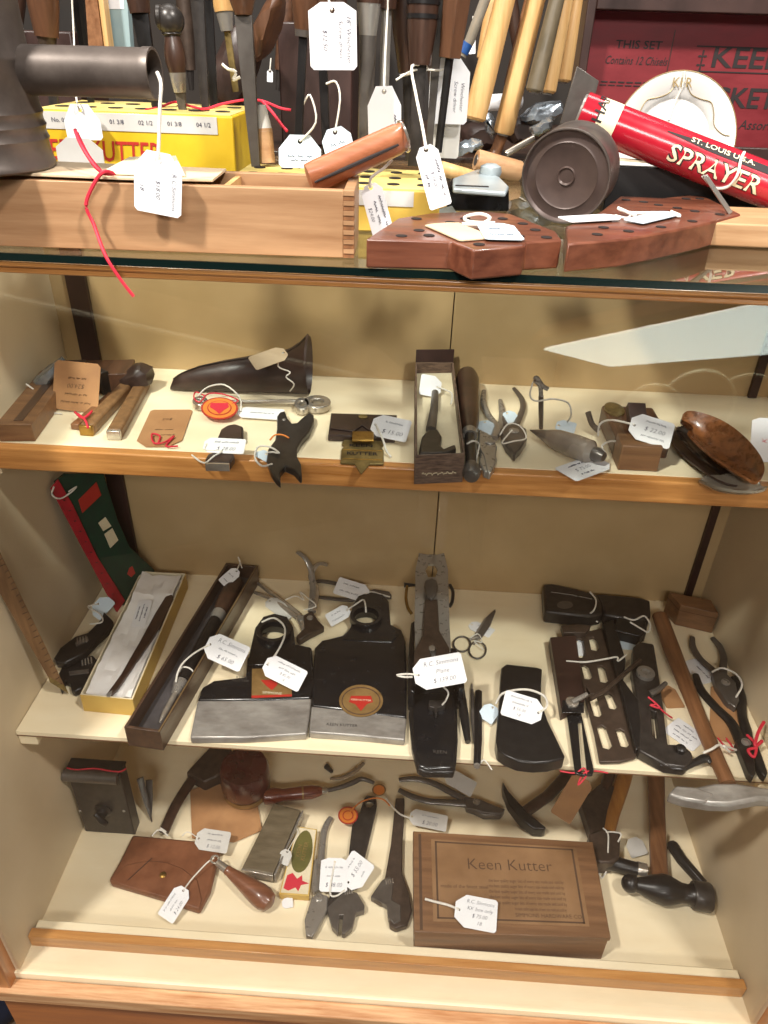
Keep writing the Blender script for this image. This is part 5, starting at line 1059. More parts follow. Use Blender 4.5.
# hatchet heads
def hatchet(label, body, blade, eye_c, eye_r, neck, z, th=0.013, lab=None):
    t = thing('broad_hatchet', label, 'hatchet', H(*ctr(Q(body)), z), 'broad hatchet heads')
    rg = flat(body, z + th)
    part('body', MB().prism(rg, (0, 0, -th + 0.0006)), 'japan', t, 0.003)
    part('blade', slab(blade, z + th - 0.001, th - 0.0016), 'steel_blade', t, 0.002)
    return t
t = hatchet('left broad hatchet head with a square paper label', 'j 40,590 90,560 215,545 220,470 250,445 300,440 370,425 410,415 480,430 490,560 475,632 300,640 22,642', 'j 22,642 300,640 478,633 470,700 458,775 200,790 -8,790', (272, 632), 30, None, Z)
def eye(t, cx, cy, rx, z0, z1, mt='japan', tilt=(0, 0.04, 1)):
    a = V3(tilt).normalized(); c = H(cx, cy, z1); r_ = (H(cx + rx, cy, z1) - c).length
    part('eye', MB().lathe(c, -a, [(r_ * 0.80, 0.0), (r_, 0.0), (r_ * 1.02, 0.010), (r_ * 0.98, (z1 - z0) * 0.95), (r_ * 0.7, (z1 - z0) * 0.95), (r_ * 0.78, 0.0)], 28, cap=False), mt, t)
eye(t, 273.5, 630, 17, Z + 0.0135, Z + 0.021)
part('neck', MB().prism(flat('j 222,500 232,440 252,350 285,305 330,292 380,305 405,345 415,430 425,500', Z + 0.0145), (0, 0, -0.014), [oval(273.5, 632, 13.5, 6.5, Z + 0.0145, 16)]), 'japan', t, 0.002)
lb = part('paper_label', slab('j 240,515 395,510 400,625 238,632', Z + 0.0140, 0.0008), 'gold_label', t)
part('label_border', slab('j 238,622 400,617 400,625 238,632', Z + 0.0144, 0.0004), 'red_ink', lb); part('label_emblem', slab('j 275,560 350,558 340,580 320,600 300,585', Z + 0.0144, 0.0004), 'red_ink', lb)
part('label_print', text_mb('SIMMONS', H(272, 693, Z + 0.0147), (1, -0.02, 0), (0, 1, 0), 0.0060), 'card_cream', lb)
part('stamp', text_mb('KEEN\nKUTTER', H(241, 679, Z + 0.0133), (1, 0, 0), (0, 1, 0), 0.0062), 'steel_dark', t)
t = hatchet('right broad hatchet head with a round gold label', 'j 490,430 520,400 600,380 640,345 700,352 795,335 840,360 855,400 860,560 858,712 700,690 478,664', 'j 478,664 700,690 858,712 852,800 700,785 468,768', (365, 612), 30, None, Z)
eye(t, 366, 615, 16, Z + 0.0135, Z + 0.021)
part('neck', MB().prism(flat('j 600,400 635,345 640,260 665,222 710,205 760,212 788,245 795,335 830,375 800,410', Z + 0.0145), (0, 0, -0.014), [oval(366, 617, 12.5, 6, Z + 0.0145, 16)]), 'japan', t, 0.002)
part('round_label', MB().prism(oval(361, 701, 22, 16, Z + 0.0131, 28), (0, 0, 0.0007)), 'gold_label', t)
part('label_ring', MB().prism(oval(361, 701, 19.5, 14, Z + 0.0139, 28), (0, 0, 0.0002), [oval(361, 701, 18.5, 13, Z + 0.0139, 24)]), 'ink_brown', t)
part('label_emblem', MB().prism(flat('351,696 371,696 373,702 367,704 361,711 355,704 349,702', Z + 0.0139), (0, 0, 0.0003)), 'red_ink', t)
part('label_print', text_mb('KEEN KUTTER', H(361, 700, Z + 0.0144), (1, 0, 0), (0, 1, 0), 0.0042), 'card_cream', t)
part('stamp', text_mb('KEEN KUTTER', H(342, 725, Z + 0.0123), (1, 0, 0), (0, 1, 0), 0.0062), 'ink_black', t)
tag('white tag on the left hatchet head', (265, 663), (303, 682), 0.0300, z=Z + 0.030, tilt=35, lines=['~.8', '~.6', '$ 85.00', '18'], rd=1, string=[(276, 654, Z+.038), (284, 638, Z+.044), (284, 626, Z+.046), (274, 618, Z+.046), (262, 622, Z+.03)], sr=0.0014)
# bench plane
t = thing('hand_plane', 'black iron bench plane lying front to back across the shelf', 'plane', H(437, 690, Z))
zs = Z + 0.030
part('sole', slab('k 120,575 100,690 112,830 135,915 162,928 280,930 290,890 296,800 290,600 262,440 250,420 125,425', Z + 0.012, 0.0115), 'iron_black', t, 0.002)
part('side_wall', slab('k 108,330 125,320 122,470 128,600 118,610 100,600 100,420', Z + 0.040, 0.038), 'japan', t, 0.002)
part('side_wall', slab('k 262,430 285,430 315,480 322,590 300,600 285,560 280,480', Z + 0.040, 0.038), 'japan', t, 0.002)
part('toe', slab('k 118,610 290,605 296,800 288,890 270,915 165,915 135,905 112,800 108,690', Z + 0.0135, 0.0125), 'japan', t, 0.003)
part('blade', slab('k 140,52 170,58 215,58 240,52 256,120 262,330 268,440 200,480 126,440 122,330 126,120', Z + 0.0725, 0.003, ['k 165,120 178,98 202,98 216,122 205,148 176,148']), 'steel', t, 0)
part('lever_cap', slab('k 165,235 215,235 222,360 262,430 264,500 240,560 190,585 140,560 120,500 122,440 155,380', Z + 0.0788, 0.006, ['k 182,430 195,420 208,432 206,462 190,462']), 'iron_brown', t, 0.002)
part('cam_lever', slab('k 160,180 165,160 190,150 212,160 217,185 210,215 190,235 170,220', Z + 0.0835, 0.006), 'steel_dark', t, 0.002)
part('cap_screw', MB().lathe(H(432, 649, Z + 0.0780), (0, 0, 1), [(0.0045, 0), (0.004, 0.0025)], 14), 'nickel', t)
part('yoke', MB().tube([H(x, y, Z + 0.05) for x, y in ((404, 585), (414, 585), (425, 585))], [0.004, 0.0018, 0.0018], 10), 'iron_black', t)
part('adjuster', MB().tube(smooth([H(407, 586, Z+.05), H(406, 598, Z+.045), H(408, 608, Z+.04), H(412, 614, Z+.035)], 3), 0.0024, 8), 'brass', t)
part('adjuster', MB().tube(smooth([H(450, 585, Z+.05), H(453, 592, Z+.05), H(452, 602, Z+.045), H(449, 607, Z+.04)], 3), 0.0026, 8), 'iron_black', t)
part('knob_mount', slab('k 180,640 245,640 245,665 215,670 212,695 205,695 200,670 180,665', Z + 0.021, 0.008), 'iron', t, 0.001)
part('stamp', text_mb('KEEN', H(440, 752, Z + 0.0152), (1, 0, 0), (0, 1, 0), 0.0070), 'steel_dark', t)
tag('large white tag resting on the bench plane', (414, 676), (464, 667), 0.0390, z=Z + 0.088, tilt=30, lines=['R.C. Simmons', 'Plane', '$ 139.00'], rd=1, string=[(408, 674, Z+.084), (397, 675, Z+.078), (404, 677, Z+.078), (412, 677, Z+.084)], sr=0.0013)
cordloop('white_string', 'white string hooked on the knob mount of the bench plane', hpath([(440,684,Z+.05),(448,692,Z+.03),(446,700,Z+.024),(442,705,Z+.022)]), 'string', 0.0012)
# scissors
t = thing('scissors', 'small steel scissors lying open on the cream shelf', 'scissors', H(474, 640, Z), None)
part('blade', slab('k 445,275 447,285 425,340 390,392 372,385 375,370 410,310', Z + 0.0050, 0.003), 'steel_dark', t, 0.0006)
part('blade', slab('k 443,278 430,330 385,395 360,390 365,370 400,315', Z + 0.0030, 0.0026), 'steel', t, 0.0006)
for cx, cy, rx, ry, rt in ((462, 644, 8.5, 7.5, 0), (477.5, 650, 8.5, 8.5, 0)):
    part('ring', MB().tube(oval(cx, cy, rx, ry, Z + 0.003, 22), 0.0014, 8, closed=True), 'steel_dark', t)
part('shank', MB().tube([H(469, 640, Z+.003), H(480, 636, Z+.004)], 0.0018, 8), 'steel', t); part('shank', MB().tube([H(474, 644, Z+.003), H(480, 635, Z+.004)], 0.0018, 8), 'steel', t)
tag('white tag under the small scissors', (470, 624), (492, 634), 0.022, z=Z + 0.0012, tilt=0, lines=['~.7', '~.5'], rd=1)
cordloop('white_string', 'white string knotted at the scissors pivot', hpath([(470,638,Z+.005),(478,634,Z+.007),(482,642,Z+.006),(474,641,Z+.007),(484,650,Z+.004)]), 'string', 0.0008)
# punches
t = thing('centre_punch', 'black square nail punch lying beside the bench plane', 'punch', H(478, 730, Z), 'steel punches')
P = [H(x, y, Z + 0.005) for x, y in ((478.5, 692), (478, 740), (477, 765))]
part('shank', MB().tube(P, [0.0052, 0.0056, 0.0048], 6), 'iron_black', t, 0.0005); part('tip', MB().tube([P[2], H(477, 767, Z + 0.005)], [0.0045, 0.004], 6), 'steel', t)
t = thing('centre_punch', 'second black punch leaning against the side of the plane', 'punch', H(464, 715, Z), 'steel punches')
part('shank', MB().tube([H(x, y, Z + h_) for x, y, h_ in ((461, 690, .014), (464, 715, .010), (468, 742, .006))], [0.0050, 0.0062, 0.0040], 10), 'iron_black', t); part('tip', MB().tube([H(462, 682, Z + .016), H(461, 692, Z + .014)], [0.003, 0.005], 10), 'iron', t)
t = thing('centre_punch', 'thin grey punch between the two black ones', 'punch', H(473, 720, Z), 'steel punches')
part('shank', MB().tube([H(x, y, Z + 0.0035) for x, y in ((472, 690), (473, 720), (475, 744))], [0.0022, 0.003, 0.002], 8), 'steel_dark', t); part('tip', MB().tube([H(472, 684, Z+.0035), H(472, 691, Z+.0035)], [0.0012, 0.0022], 8), 'steel', t)
tag('white blank tag beside the black square punch', (494, 706), (484, 720), 0.022, z=Z + 0.009, tilt=15, mt='paper_blue', string=[(497, 718, Z+.003), (490, 726, Z+.003)])
cordloop('white_string', 'white string at the lower end of the square punch', hpath([(481,742,Z+.006),(480,756,Z+.007),(478,766,Z+.004),(484,760,Z+.004),(492,770,Z+.002)]), 'string', 0.0009)
# axe heads
t = thing('axe_head', 'black axe head with flared bit lying flat at the shelf front', 'axe head', H(525, 715, Z))
part('body', slab('k 470,510 490,495 610,508 633,515 630,560 628,640 655,720 725,865 715,875 660,888 600,892 540,885 490,865 455,840 448,800 455,720 462,640 466,560', Z + 0.020, 0.0195), 'iron_black', t, 0.005)
part('bevel', slab('k 455,840 490,850 540,868 600,874 660,872 722,862 715,876 660,890 600,894 540,887 490,868', Z + 0.018, 0.016), 'iron', t, 0.002)
tag('white tag tied round the black axe head', (542, 714), (503, 702), 0.0330, z=Z + 0.030, tilt=30, lines=['~.8', '~.6', '$ 55.00', '18'], rd=-1, string=[(547, 706, Z+.03), (544, 696, Z+.028), (530, 690, Z+.026), (516, 690, Z+.026), (502, 694, Z+.024), (496, 704, Z+.015)], sr=0.0016)
t = thing('axe_head', 'dark square-polled axe head lying across the back of the shelf', 'axe head', H(595, 605, Z))
part('body', slab('543,584 552,583 575,588 597,594 602,603 603,613 590,616 545,611', Z + 0.025, 0.024), 'iron', t, 0.004)
part('bit', slab('596,593 640,597 650,600 651,617 640,620 604,614', Z + 0.022, 0.021), 'iron', t, 0.004)
part('eye', MB().prism(oval(565, 605, 8, 4, Z + 0.0252, 14), (0, 0, 0.0004)), 'steel_dark', t)
part('edge_line', MB().tube([H(551, 592, Z + .0252), H(572, 595, Z + .0252), H(592, 599, Z + .0252)], 0.0007, 5), 'steel', t)
cordloop('white_string', 'white string tied round the back axe head', hpath([(590,592,Z+.033),(596,600,Z+.033),(594,610,Z+.032),(588,616,Z+.016),(598,622,Z+.01)]), 'string', 0.0013)
t = thing('iron_wedge', 'short black iron wedge in front of the back axe head', 'wedge', H(632, 622, Z))
part('body', slab('618,612 646,620 645,632 640,636 614,630', Z + 0.020, 0.0195), 'iron_black', t, 0.003); part('edge', slab('645,620 648,621 646,634 640,636', Z + 0.016, 0.015), 'iron', t, 0.001)
cordloop('white_string', 'white string bow on the short black iron wedge', hpath([(624,617,Z+.024),(634,620,Z+.025),(644,616,Z+.024),(650,624,Z+.022),(648,632,Z+.018),(640,628,Z+.022),(630,622,Z+.024)]), 'string', 0.0013)
# sliding T bevel
t = thing('angle_gauge', 'rosewood angle gauge with narrow black blade and red cord', 'gauge', H(570, 700, Z))
part('stock', slab('550,637 576,635 585,700 562,712', Z + 0.018, 0.0175), 'chest_dark', t, 0.0015)
part('blade', slab('l -36,620 20,605 72,840 66,860 20,862 -4,850', Z + 0.008, 0.0030, ['l 8,650 22,648 44,850 24,852']), 'japan', t, 0.0008)
part('stock_plate', slab('k 715,640 770,640 800,650 800,690 710,690', Z + 0.0192, 0.0014), 'japan', t, 0.0005)
part('thumb_screw', MB().lathe(H(572, 703, Z + 0.019), (0, 0, 1), [(0.0085, 0), (0.0085, 0.003), (0.005, 0.005)], 20), 'nickel', t)
part('wing', MB().tube([H(572, 702, Z + .025), H(580, 698, Z + .028), H(587, 694, Z + .030)], [0.003, 0.0034, 0.0028], 8), 'steel', t)
cordloop('red_cord', 'red cord bow at the tip of the narrow black blade', hpath([(560,771,Z+.002),(575,773,Z+.006),(584,768,Z+.010),(586,776,Z+.006),(578,785,Z-.004),(584,773,Z+.008),(596,771,Z+.004),(608,773,Z+.002)]), 'red_cord', 0.0010)
# combination plane frame with oval windows
t = thing('plane_frame', 'brown iron frame with rows of oval windows', 'tool frame', H(607, 700, Z))
wins = ['l 0,318 15,312 30,320 38,380 25,390 8,388', 'l 52,312 70,308 84,318 94,352 82,362 62,358', 'l 22,420 38,415 52,425 66,466 54,476 34,474', 'l 86,425 104,422 116,432 130,482 118,490 98,486', 'l 50,540 68,533 84,545 104,615 92,626 74,622', 'l 114,535 132,530 146,540 166,586 154,596 134,592', 'l 84,668 104,660 122,672 146,740 132,756 108,750', 'l 160,680 178,674 194,684 214,735 202,748 180,744']
part('frame', slab('l -30,290 20,300 45,285 110,270 250,745 240,790 180,806 95,808 75,700', Z + 0.008, 0.0045, wins), 'iron_brown', t, 0.0012)
part('rod', MB().tube([H(590, 699, Z + .020), H(606, 690, Z + .020), H(640, 660, Z + .020)], 0.0032, 8), 'iron_brown', t)
part('lug', slab('l -60,260 20,255 60,262 40,290 -50,290', Z + 0.018, 0.010), 'iron_brown', t, 0.001)
cordloop('white_string', 'white string tied across the oval-windowed frame', hpath([(566,661,Z+.018),(585,662,Z+.018),(605,659,Z+.018),(617,657,Z+.018),(618,661,Z+.018),(626,655,Z+.018)]), 'string', 0.0013)
tag('white tag showing under the oval-windowed frame', (576, 640), (584, 656), 0.026, z=Z + 0.0006, tilt=0, mt='paper')
# plow plane body
t = thing('combination_plane', 'black combination plane body with knurled nut and curved tail', 'plane', H(655, 700, Z))
part('rail', slab('l 105,250 150,235 200,400 190,480 250,560 270,740 240,760 190,560', Z + 0.016, 0.0155), 'iron_black', t, 0.002)
part('body', slab('l 230,345 250,325 312,335 330,440 345,540 368,735 420,735 465,770 470,800 440,830 360,820 250,760 256,640 245,560 225,440', Z + 0.017, 0.0165, ['l 300,600 322,605 334,700 320,712 308,700']), 'iron', t, 0.003)
part('tail', MB().tube(smooth([H(660, 764, Z + .012), H(680, 768, Z + .012), H(692, 764, Z + .012), (H(706, 758, Z + .013)), H(712, 763, Z + .013)], 4), [0.003, 0.0042, 0.0042, 0.006, 0.004], 10, 0.7), 'iron_black', t)
part('nut', MB().lathe(H(645, 675, Z + 0.017), (0, 0, 1), [(0.0120, 0), (0.0125, 0.003), (0.0120, 0.006), (0.006, 0.0065), (0.005, 0.004), (0.0005, 0.004)], 26), 'steel', t)
part('depth_screw', MB().lathe(H(680, 751, Z + 0.017), (0, 0, 1), [(0.0060, 0), (0.0062, 0.006), (0.0035, 0.008)], 16), 'iron_black', t)
part('wing_screw', MB().tube([H(650, 694, Z + .020), H(658, 690, Z + .024), H(666, 683, Z + .026)], [0.005, 0.004, 0.003], 8), 'steel_dark', t)
cordloop('red_cord', 'red cord tied to the black combination plane', hpath([(648,697,Z+.032),(656,704,Z+.030),(650,705,Z+.030),(660,708,Z+.028),(652,700,Z+.031),(664,712,Z+.022),(672,718,Z+.010)]), 'red_cord', 0.0012)
tag('kraft tag lying between the plane body and the hammer handle', (664, 686), (676, 708), 0.026, z=Z + 0.001, tilt=0, mt='kraft', hole=False)
tag('white card with blue handwriting beside the hammer handle', (670, 724), (700, 745), 0.036, z=Z + 0.001, tilt=0, lines=['~.5', '~.9', '~.8', '~.6'], rd=1, hole=False, cham=0.03)
tag('pale blue card tucked behind the black plane rail', (622, 640), (634, 650), 0.026, z=Z + 0.001, tilt=10, mt='paper_blue', hole=False)
# wooden box at the back right
t = thing('wooden_box', 'small reddish wooden box in the back right corner', 'box', H(693, 615, Z))
bx = [H(669, 592, Z + .040), H(711, 600, Z + .040), H(719, 613.5, Z + .040), H(681, 605, Z + .040)]
part('body', MB().prism(bx, (0, 0, -0.0395)), 'box_wood', t, 0.001); part('lid_line', MB().prism([p + (p - sum(bx, V3())/4) * 0.012 - V3((0,0,.010)) for p in bx], (0, 0, -0.0008)), 'ink_brown', t)
# hammer
t = thing('hammer', 'riveting hammer with long brown handle hanging over the shelf front', 'hammer', H(690, 700, Z))
A = [H(660, 616, Z + .016), H(672, 650, Z + .015), H(690, 695, Z + .014), H(706, 735, Z + .014), H(728, 784, Z + .012)]
part('handle', MB().tube(smooth(A, 3), [0.0118, 0.0125, 0.0105, 0.0100, 0.0095], 16, 0.8), 'handle_tan', t)
hz = Z + 0.012
part('head', slab('l 372,930 395,905 480,905 555,890 640,890 740,905 830,915 900,930 900,965 830,960 740,955 620,978 540,976 430,955', hz + 0.012, 0.016), 'steel_blade', t, 0.004)
part('claw', slab('l 370,935 400,900 480,906 560,935 520,970 440,958', hz + 0.013, 0.016), 'steel_blade', t, 0.003)
cordloop('white_string', 'white string tied round the brown hammer handle', hpath([(703,753,Z+.024),(712,749,Z+.027),(720,745,Z+.025),(730,752,Z+.015),(724,746,Z+.024),(736,750,Z+.008)]), 'string', 0.0016)
# pliers on the right
slp = pliers('slip-joint pliers with curved grey handles on the kraft paper', Z, 'l 465,310 468,350 500,400 545,440 575,470', 'l 545,312 574,345 590,390 588,430 586,470', 'l 545,450 600,450 640,490 655,560 640,590 600,560 560,500', 'l 560,470 620,465 650,540 640,580 610,575 575,520', 'l 598,490', 0.0050, 0.012, 'steel_dark')
t = pliers('long black pliers with jaws at the shelf edge', Z, 'l 478,460 500,520 560,590 620,650 660,730', 'l 632,470 660,540 664,620 680,680 686,740', 'l 640,720 680,700 715,800 720,850 708,870 690,850', 'l 690,700 730,740 768,850 760,868 740,850 700,770', 'l 680,730', 0.0062, 0.013, 'iron_black')
cordloop('white_string', 'white string round the slip-joint pliers pivot', hpath([(712,672,Z+.016),(722,668,Z+.018),(736,674,Z+.018),(742,685,Z+.016),(736,697,Z+.014)]), 'string', 0.0014, own=slp)
tag('white card with faint writing under the slip-joint pliers', (690, 660), (712, 682), 0.034, z=Z + 0.001, tilt=0, lines=['', '~.8', ''], rd=1, hole=False)
tag('large kraft tag lying under the long black pliers', (726, 742), (726, 690), 0.040, z=Z + 0.0016, tilt=0, mt='kraft', hole=True, smat='red_cord', sr=0.0012, string=[(734, 750, Z+.004), (724, 745, Z+.006), (718, 738, Z+.006)])
cordloop('red_cord', 'red cord wrapped on the jaws of the long black pliers', hpath([(747,735,Z+.018),(756,745,Z+.020),(754,757,Z+.018),(748,750,Z+.019),(757,748,Z+.020)]), 'red_cord', 0.0018)
cordloop('red_cord', 'red ribbon end at the right edge of the middle shelf', hpath([(764,722,Z+.030),(758,733,Z+.028),(755,746,Z+.022),(762,741,Z+.022)]), 'red_cord', 0.0022)
# ================================================================== bottom of the case
Z = 0.0008
# gun-blue metal box with knob
yf = H(107, 833, Z).y
q = lambda x, y: VY(x, y, yf)
t = thing('metal_box', 'dark steel box with a black wing knob in the left corner', 'metal box', H(107, 833, Z))
x0, x1 = q(79, 832).x + 0.0105, q(133, 833).x + 0.003; z1 = q(105, 775).z; dp = 0.022
part('body', MB().box((x0, yf, Z), (x1, yf + dp, z1)), 'iron', t, 0.0015)
part('top_roll', MB().tube([V3((x0 - 0.004, yf - 0.001, z1 - 0.004)), V3((x1 - 0.003, yf - 0.001, z1 - 0.004))], 0.0095, 20), 'steel_dark', t)
part('lid', MB().box((x0 - 0.003, yf - 0.002, z1), (x1 + 0.001, yf + dp + 0.002, z1 + 0.003)), 'iron_black', t, 0.001)
kc = q(103, 810)
part('knob_plate', MB().lathe(kc, (0, -1, 0), [(0.0130, 0), (0.0130, 0.002), (0.009, 0.004), (0.0075, 0.010), (0.0001, 0.010)], 24), 'iron_black', t)
part('knob', MB().tube([kc + V3((-0.008, -0.009, 0.003)), kc + V3((0.001, -0.013, -0.006)), kc + V3((0.006, -0.012, -0.016))], [0.004, 0.0055, 0.0045], 10), 'iron_black', t)
for px in (80, 124): part('screw', MB().lathe(q(px, 811), (0, -1, 0), [(0.0024, 0), (0.0016, 0.0012)], 10), 'steel', t)
cordloop('red_cord', 'red cord lying along the top of the dark steel box', [V3((x0, yf + 0.004, z1 + 0.005)), V3((x0 + 0.015, yf + 0.002, z1 + 0.005)), V3(((x0 + x1) / 2, yf + 0.006, z1 + 0.005)), V3((x1 - 0.004, yf + 0.003, z1 + 0.005)), V3((x1 + 0.006, yf + 0.01, z1 + 0.0045))], 'red_cord', 0.0012)
# scissors-like shears hanging beside the box, axe head, dark handle
t = thing('shears', 'thin grey shears standing on their points beside the steel box', 'shears', H(148, 822, Z))
for a, b in (((140, 778), (152, 822)), ((149, 780), (151, 818))):
    P = [H(b[0], b[1], Z), VY(a[0], a[1], H(b[0], b[1], Z).y + 0.03)]; part('blade', MB().tube([P[0], P[0].lerp(P[1], 0.5), P[1]], [0.001, 0.0050, 0.0060], 6, 0.35), 'steel_dark', t)
t = thing('axe_head', 'dark axe head standing upright behind the steel box', 'axe head', H(152, 800, Z))
yy = 0.42
part('body', MB().prism([VY(x, y, yy) for x, y in ((147, 752), (176, 748), (176, 783), (164, 780), (147, 774))], (0, 0.02, 0)), 'iron', t, 0.003)
part('poll', MB().box((VY(149, 770, yy).x, yy + 0.003, Z), (VY(164, 770, yy).x, yy + 0.05, VY(140, 774, yy).z)), 'iron_black', t, 0.002)
tag('white tag hanging beside the upright axe head', (168, 752), (178, 774), 0.022, y=0.40, tilt=75, mt='paper_grey', string=[('y', 160, 755, 0.40), ('y', 158, 748, 0.40)], sr=0.001)
t = thing('hatchet', 'hatchet with dark handle slanting beneath the middle shelf', 'hatchet', H(178, 810, Z))
part('handle', MB().tube(smooth([H(164, 832, Z + .010), H(176, 805, Z + .012), H(192, 780, Z + .014), H(206, 762, Z + .016)], 3), [0.008, 0.0085, 0.009], 14, 0.75), 'handle_dark', t)
part('head', slab('186,772 214,742 232,748 225,772 204,782', Z + 0.026, 0.025), 'iron_brown', t, 0.003)
# wooden-soled brush / red tin
c = H(247, 792, Z)
t = thing('round_brush', 'round red and gold lacquered brush head under the shelf', 'brush', c)
part('base', MB().lathe(c, (0, 0, 1), [(0.030, 0), (0.036, 0.003), (0.038, 0.008), (0.036, 0.014)], 36), 'gold_label', t)
part('body', MB().lathe(c + V3((0, 0, 0.0142)), (0, 0, 1), [(0.034, 0), (0.039, 0.006), (0.0400, 0.020), (0.0385, 0.046), (0.036, 0.052), (0.030, 0.053)], 36), 'lacquer', t)
# kraft bag pieces and leather pouch
t = pouch = thing('leather_pouch', 'brown leather pouch with flap and snap button', 'pouch', H(175, 872, Z))
part('body', slab('m 530,378 640,388 768,400 872,410 880,440 840,600 798,680 768,672 650,630 480,580 440,568 438,552 480,480', Z + 0.014, 0.0135), 'leather_brown', t, 0.005)
part('flap', slab('m 445,556 500,500 580,482 660,486 730,512 790,560 808,640 796,675 650,628 480,578', Z + 0.0165, 0.0035), 'leather_brown', t, 0.0015)
part('snap', MB().lathe(H(163, 875, Z + 0.0165), (0, 0, 1), [(0.0048, 0), (0.0048, 0.001), (0.0030, 0.0022)], 18), 'brass', t)
part('flap_fold', MB().tube([H(152, 858, Z + .0168), H(128, 880, Z + .0168)], 0.0006, 5), 'leather_dark', t)
single('kraft_paper', 'sheet of brown kraft paper behind the leather pouch', 'paper', slab('190,790 252,772 262,830 234,842 192,838', Z + 0.004, 0.0012), 'kraft')
tag('white tag lying on the brown kraft paper', (196, 838), (229, 843), 0.0300, z=Z + 0.022, tilt=25, lines=['~.7', '~.6', '$ 12.00'], rd=1, mt='paper_grey', string=[(188, 832, Z+.02), (182, 836, Z+.016)])
cordloop('white_string', 'white string loop on the top edge of the leather pouch', hpath([(152,836,Z+.016),(158,830,Z+.02),(166,832,Z+.02),(160,828,Z+.02),(168,836,Z+.016)]), 'string', 0.0012, own=pouch)
# awl
t = thing('awl', 'brown turned wooden awl handle lying on the leather pouch', 'awl', H(240, 886, Z))
A, B = H(213, 859, Z + .030), H(271, 904, Z + .017); d = (B - A).normalized(); LL = (B - A).length
wood('handle_x', (134, 84, 58), (108, 64, 42), 'x', 0.38, 0.4)
part('handle', MB().lathe(A + d*0.24*LL, d, [(0.0060, 0), (0.0072, 0.02*LL), (0.0066, 0.04*LL), (0.0078, 0.10*LL), (0.0125, 0.36*LL), (0.0158, 0.55*LL), (0.0160, 0.65*LL), (0.0125, 0.74*LL), (0.004, 0.78*LL)], 24), 'handle_x', t)
part('ferrule', MB().lathe(A + d*0.08*LL, d, [(0.0050, 0), (0.0062, 0.16*LL)], 18), 'nickel', t)
e1 = d.cross(V3((0,0,1))).normalized()
part('ring', MB().tube([A + d * (0.01 + 0.0055 * math.cos(a)) - d*0.006 + e1 * 0.0055 * math.sin(a) + V3((0,0,.003)) for a in [2*math.pi*k/16 for k in range(16)]], 0.0014, 8, closed=True), 'nickel', t)
tag('white tag tied to the brown awl handle', (185, 888), (165, 919), 0.0260, z=Z + 0.018, tilt=25, roll=8, lines=['~.8', '~.5', '$ 24.00'], rd=-1, string=[(191, 880, Z+.022), (200, 870, Z+.026), (208, 862, Z+.030), (214, 858, Z+.032)], sr=0.0011)
# sharpening stone in box and label packet
t = thing('oilstone', 'olive-grey boxed oilstone with steel end cap', 'whetstone', H(270, 845, Z))
rg = [H(x, y, Z + .024) for x, y in ((242, 868), (273, 874), (301, 810), (274, 803))]
part('stone', MB().prism(rg, (0, 0, -0.0235)), 'stone', t, 0.0012)
part('end_cap', MB().prism([rg[0] + (rg[0]-rg[3]).normalized()*.003, rg[1] + (rg[1]-rg[2]).normalized()*.003, rg[1], rg[0]], (0, 0, -0.014)), 'nickel', t, 0.0006)
part('side_strip', MB().prism([rg[1] + V3((.0012,0,-.001)), rg[2] + V3((.0012,0,-.001)), rg[2] + V3((.004,0,-.001)), rg[1] + V3((.004,0,-.001))], (0, 0, -0.020)), 'steel', t, 0.0005)
t = thing('label_packet', 'flat packet with a green oval label and red emblem', 'packet', H(298, 862, Z))
rg = [H(x, y, Z + .013) for x, y in ((279, 894), (309, 896), (317, 829), (297, 826))]
part('body', MB().prism(rg, (0, 0, -0.0125)), 'card_yellow', t, 0.0008)
def in_quad(u, v, z=0.0): return (rg[0].lerp(rg[1], u)).lerp(rg[3].lerp(rg[2], u), v) + V3((0, 0, z))
part('paper_face', MB().prism([in_quad(u, v, .0001) for u, v in ((.04, .02), (.96, .02), (.96, .98), (.04, .98))], (0, 0, 0.0003)), 'card_cream', t)
part('oval_label', MB().prism([in_quad(0.5 + 0.42 * math.cos(a), 0.63 + 0.32 * math.sin(a), .0005) for a in [2*math.pi*k/28 for k in range(28)]], (0, 0, 0.0002)), 'olive', t)
ux = (rg[3] - rg[0]).normalized(); vx = (V3((0,0,1)).cross(ux))
for k, tx in enumerate(('KEEN', 'KUTTER')): part('oval_print', text_mb(tx, in_quad(0.36 + 0.24 * k, 0.63, .0009), ux, vx, 0.0085, fit=('max', 0.034)), 'gold_label', t)
part('emblem', MB().prism([in_quad(u, v, .0005) for u, v in ((.10, .08), (.28, .05), (.5, .10), (.62, .05), (.68, .14), (.95, .17), (.70, .20), (.66, .28), (.5, .22), (.3, .30), (.12, .26))], (0, 0, 0.0003)), 'red_cord', t)
tag('small white tag beside the oilstone', (288, 850), (282, 864), 0.018, z=Z + 0.022, tilt=25, mt='paper_grey', string=[(294, 840, Z+.022), (298, 832, Z+.020), (296, 828, Z+.018)])
tag('small white slip under the near end of the packet', (282, 904), (293, 902), 0.014, z=Z + 0.003, tilt=10, hole=False)
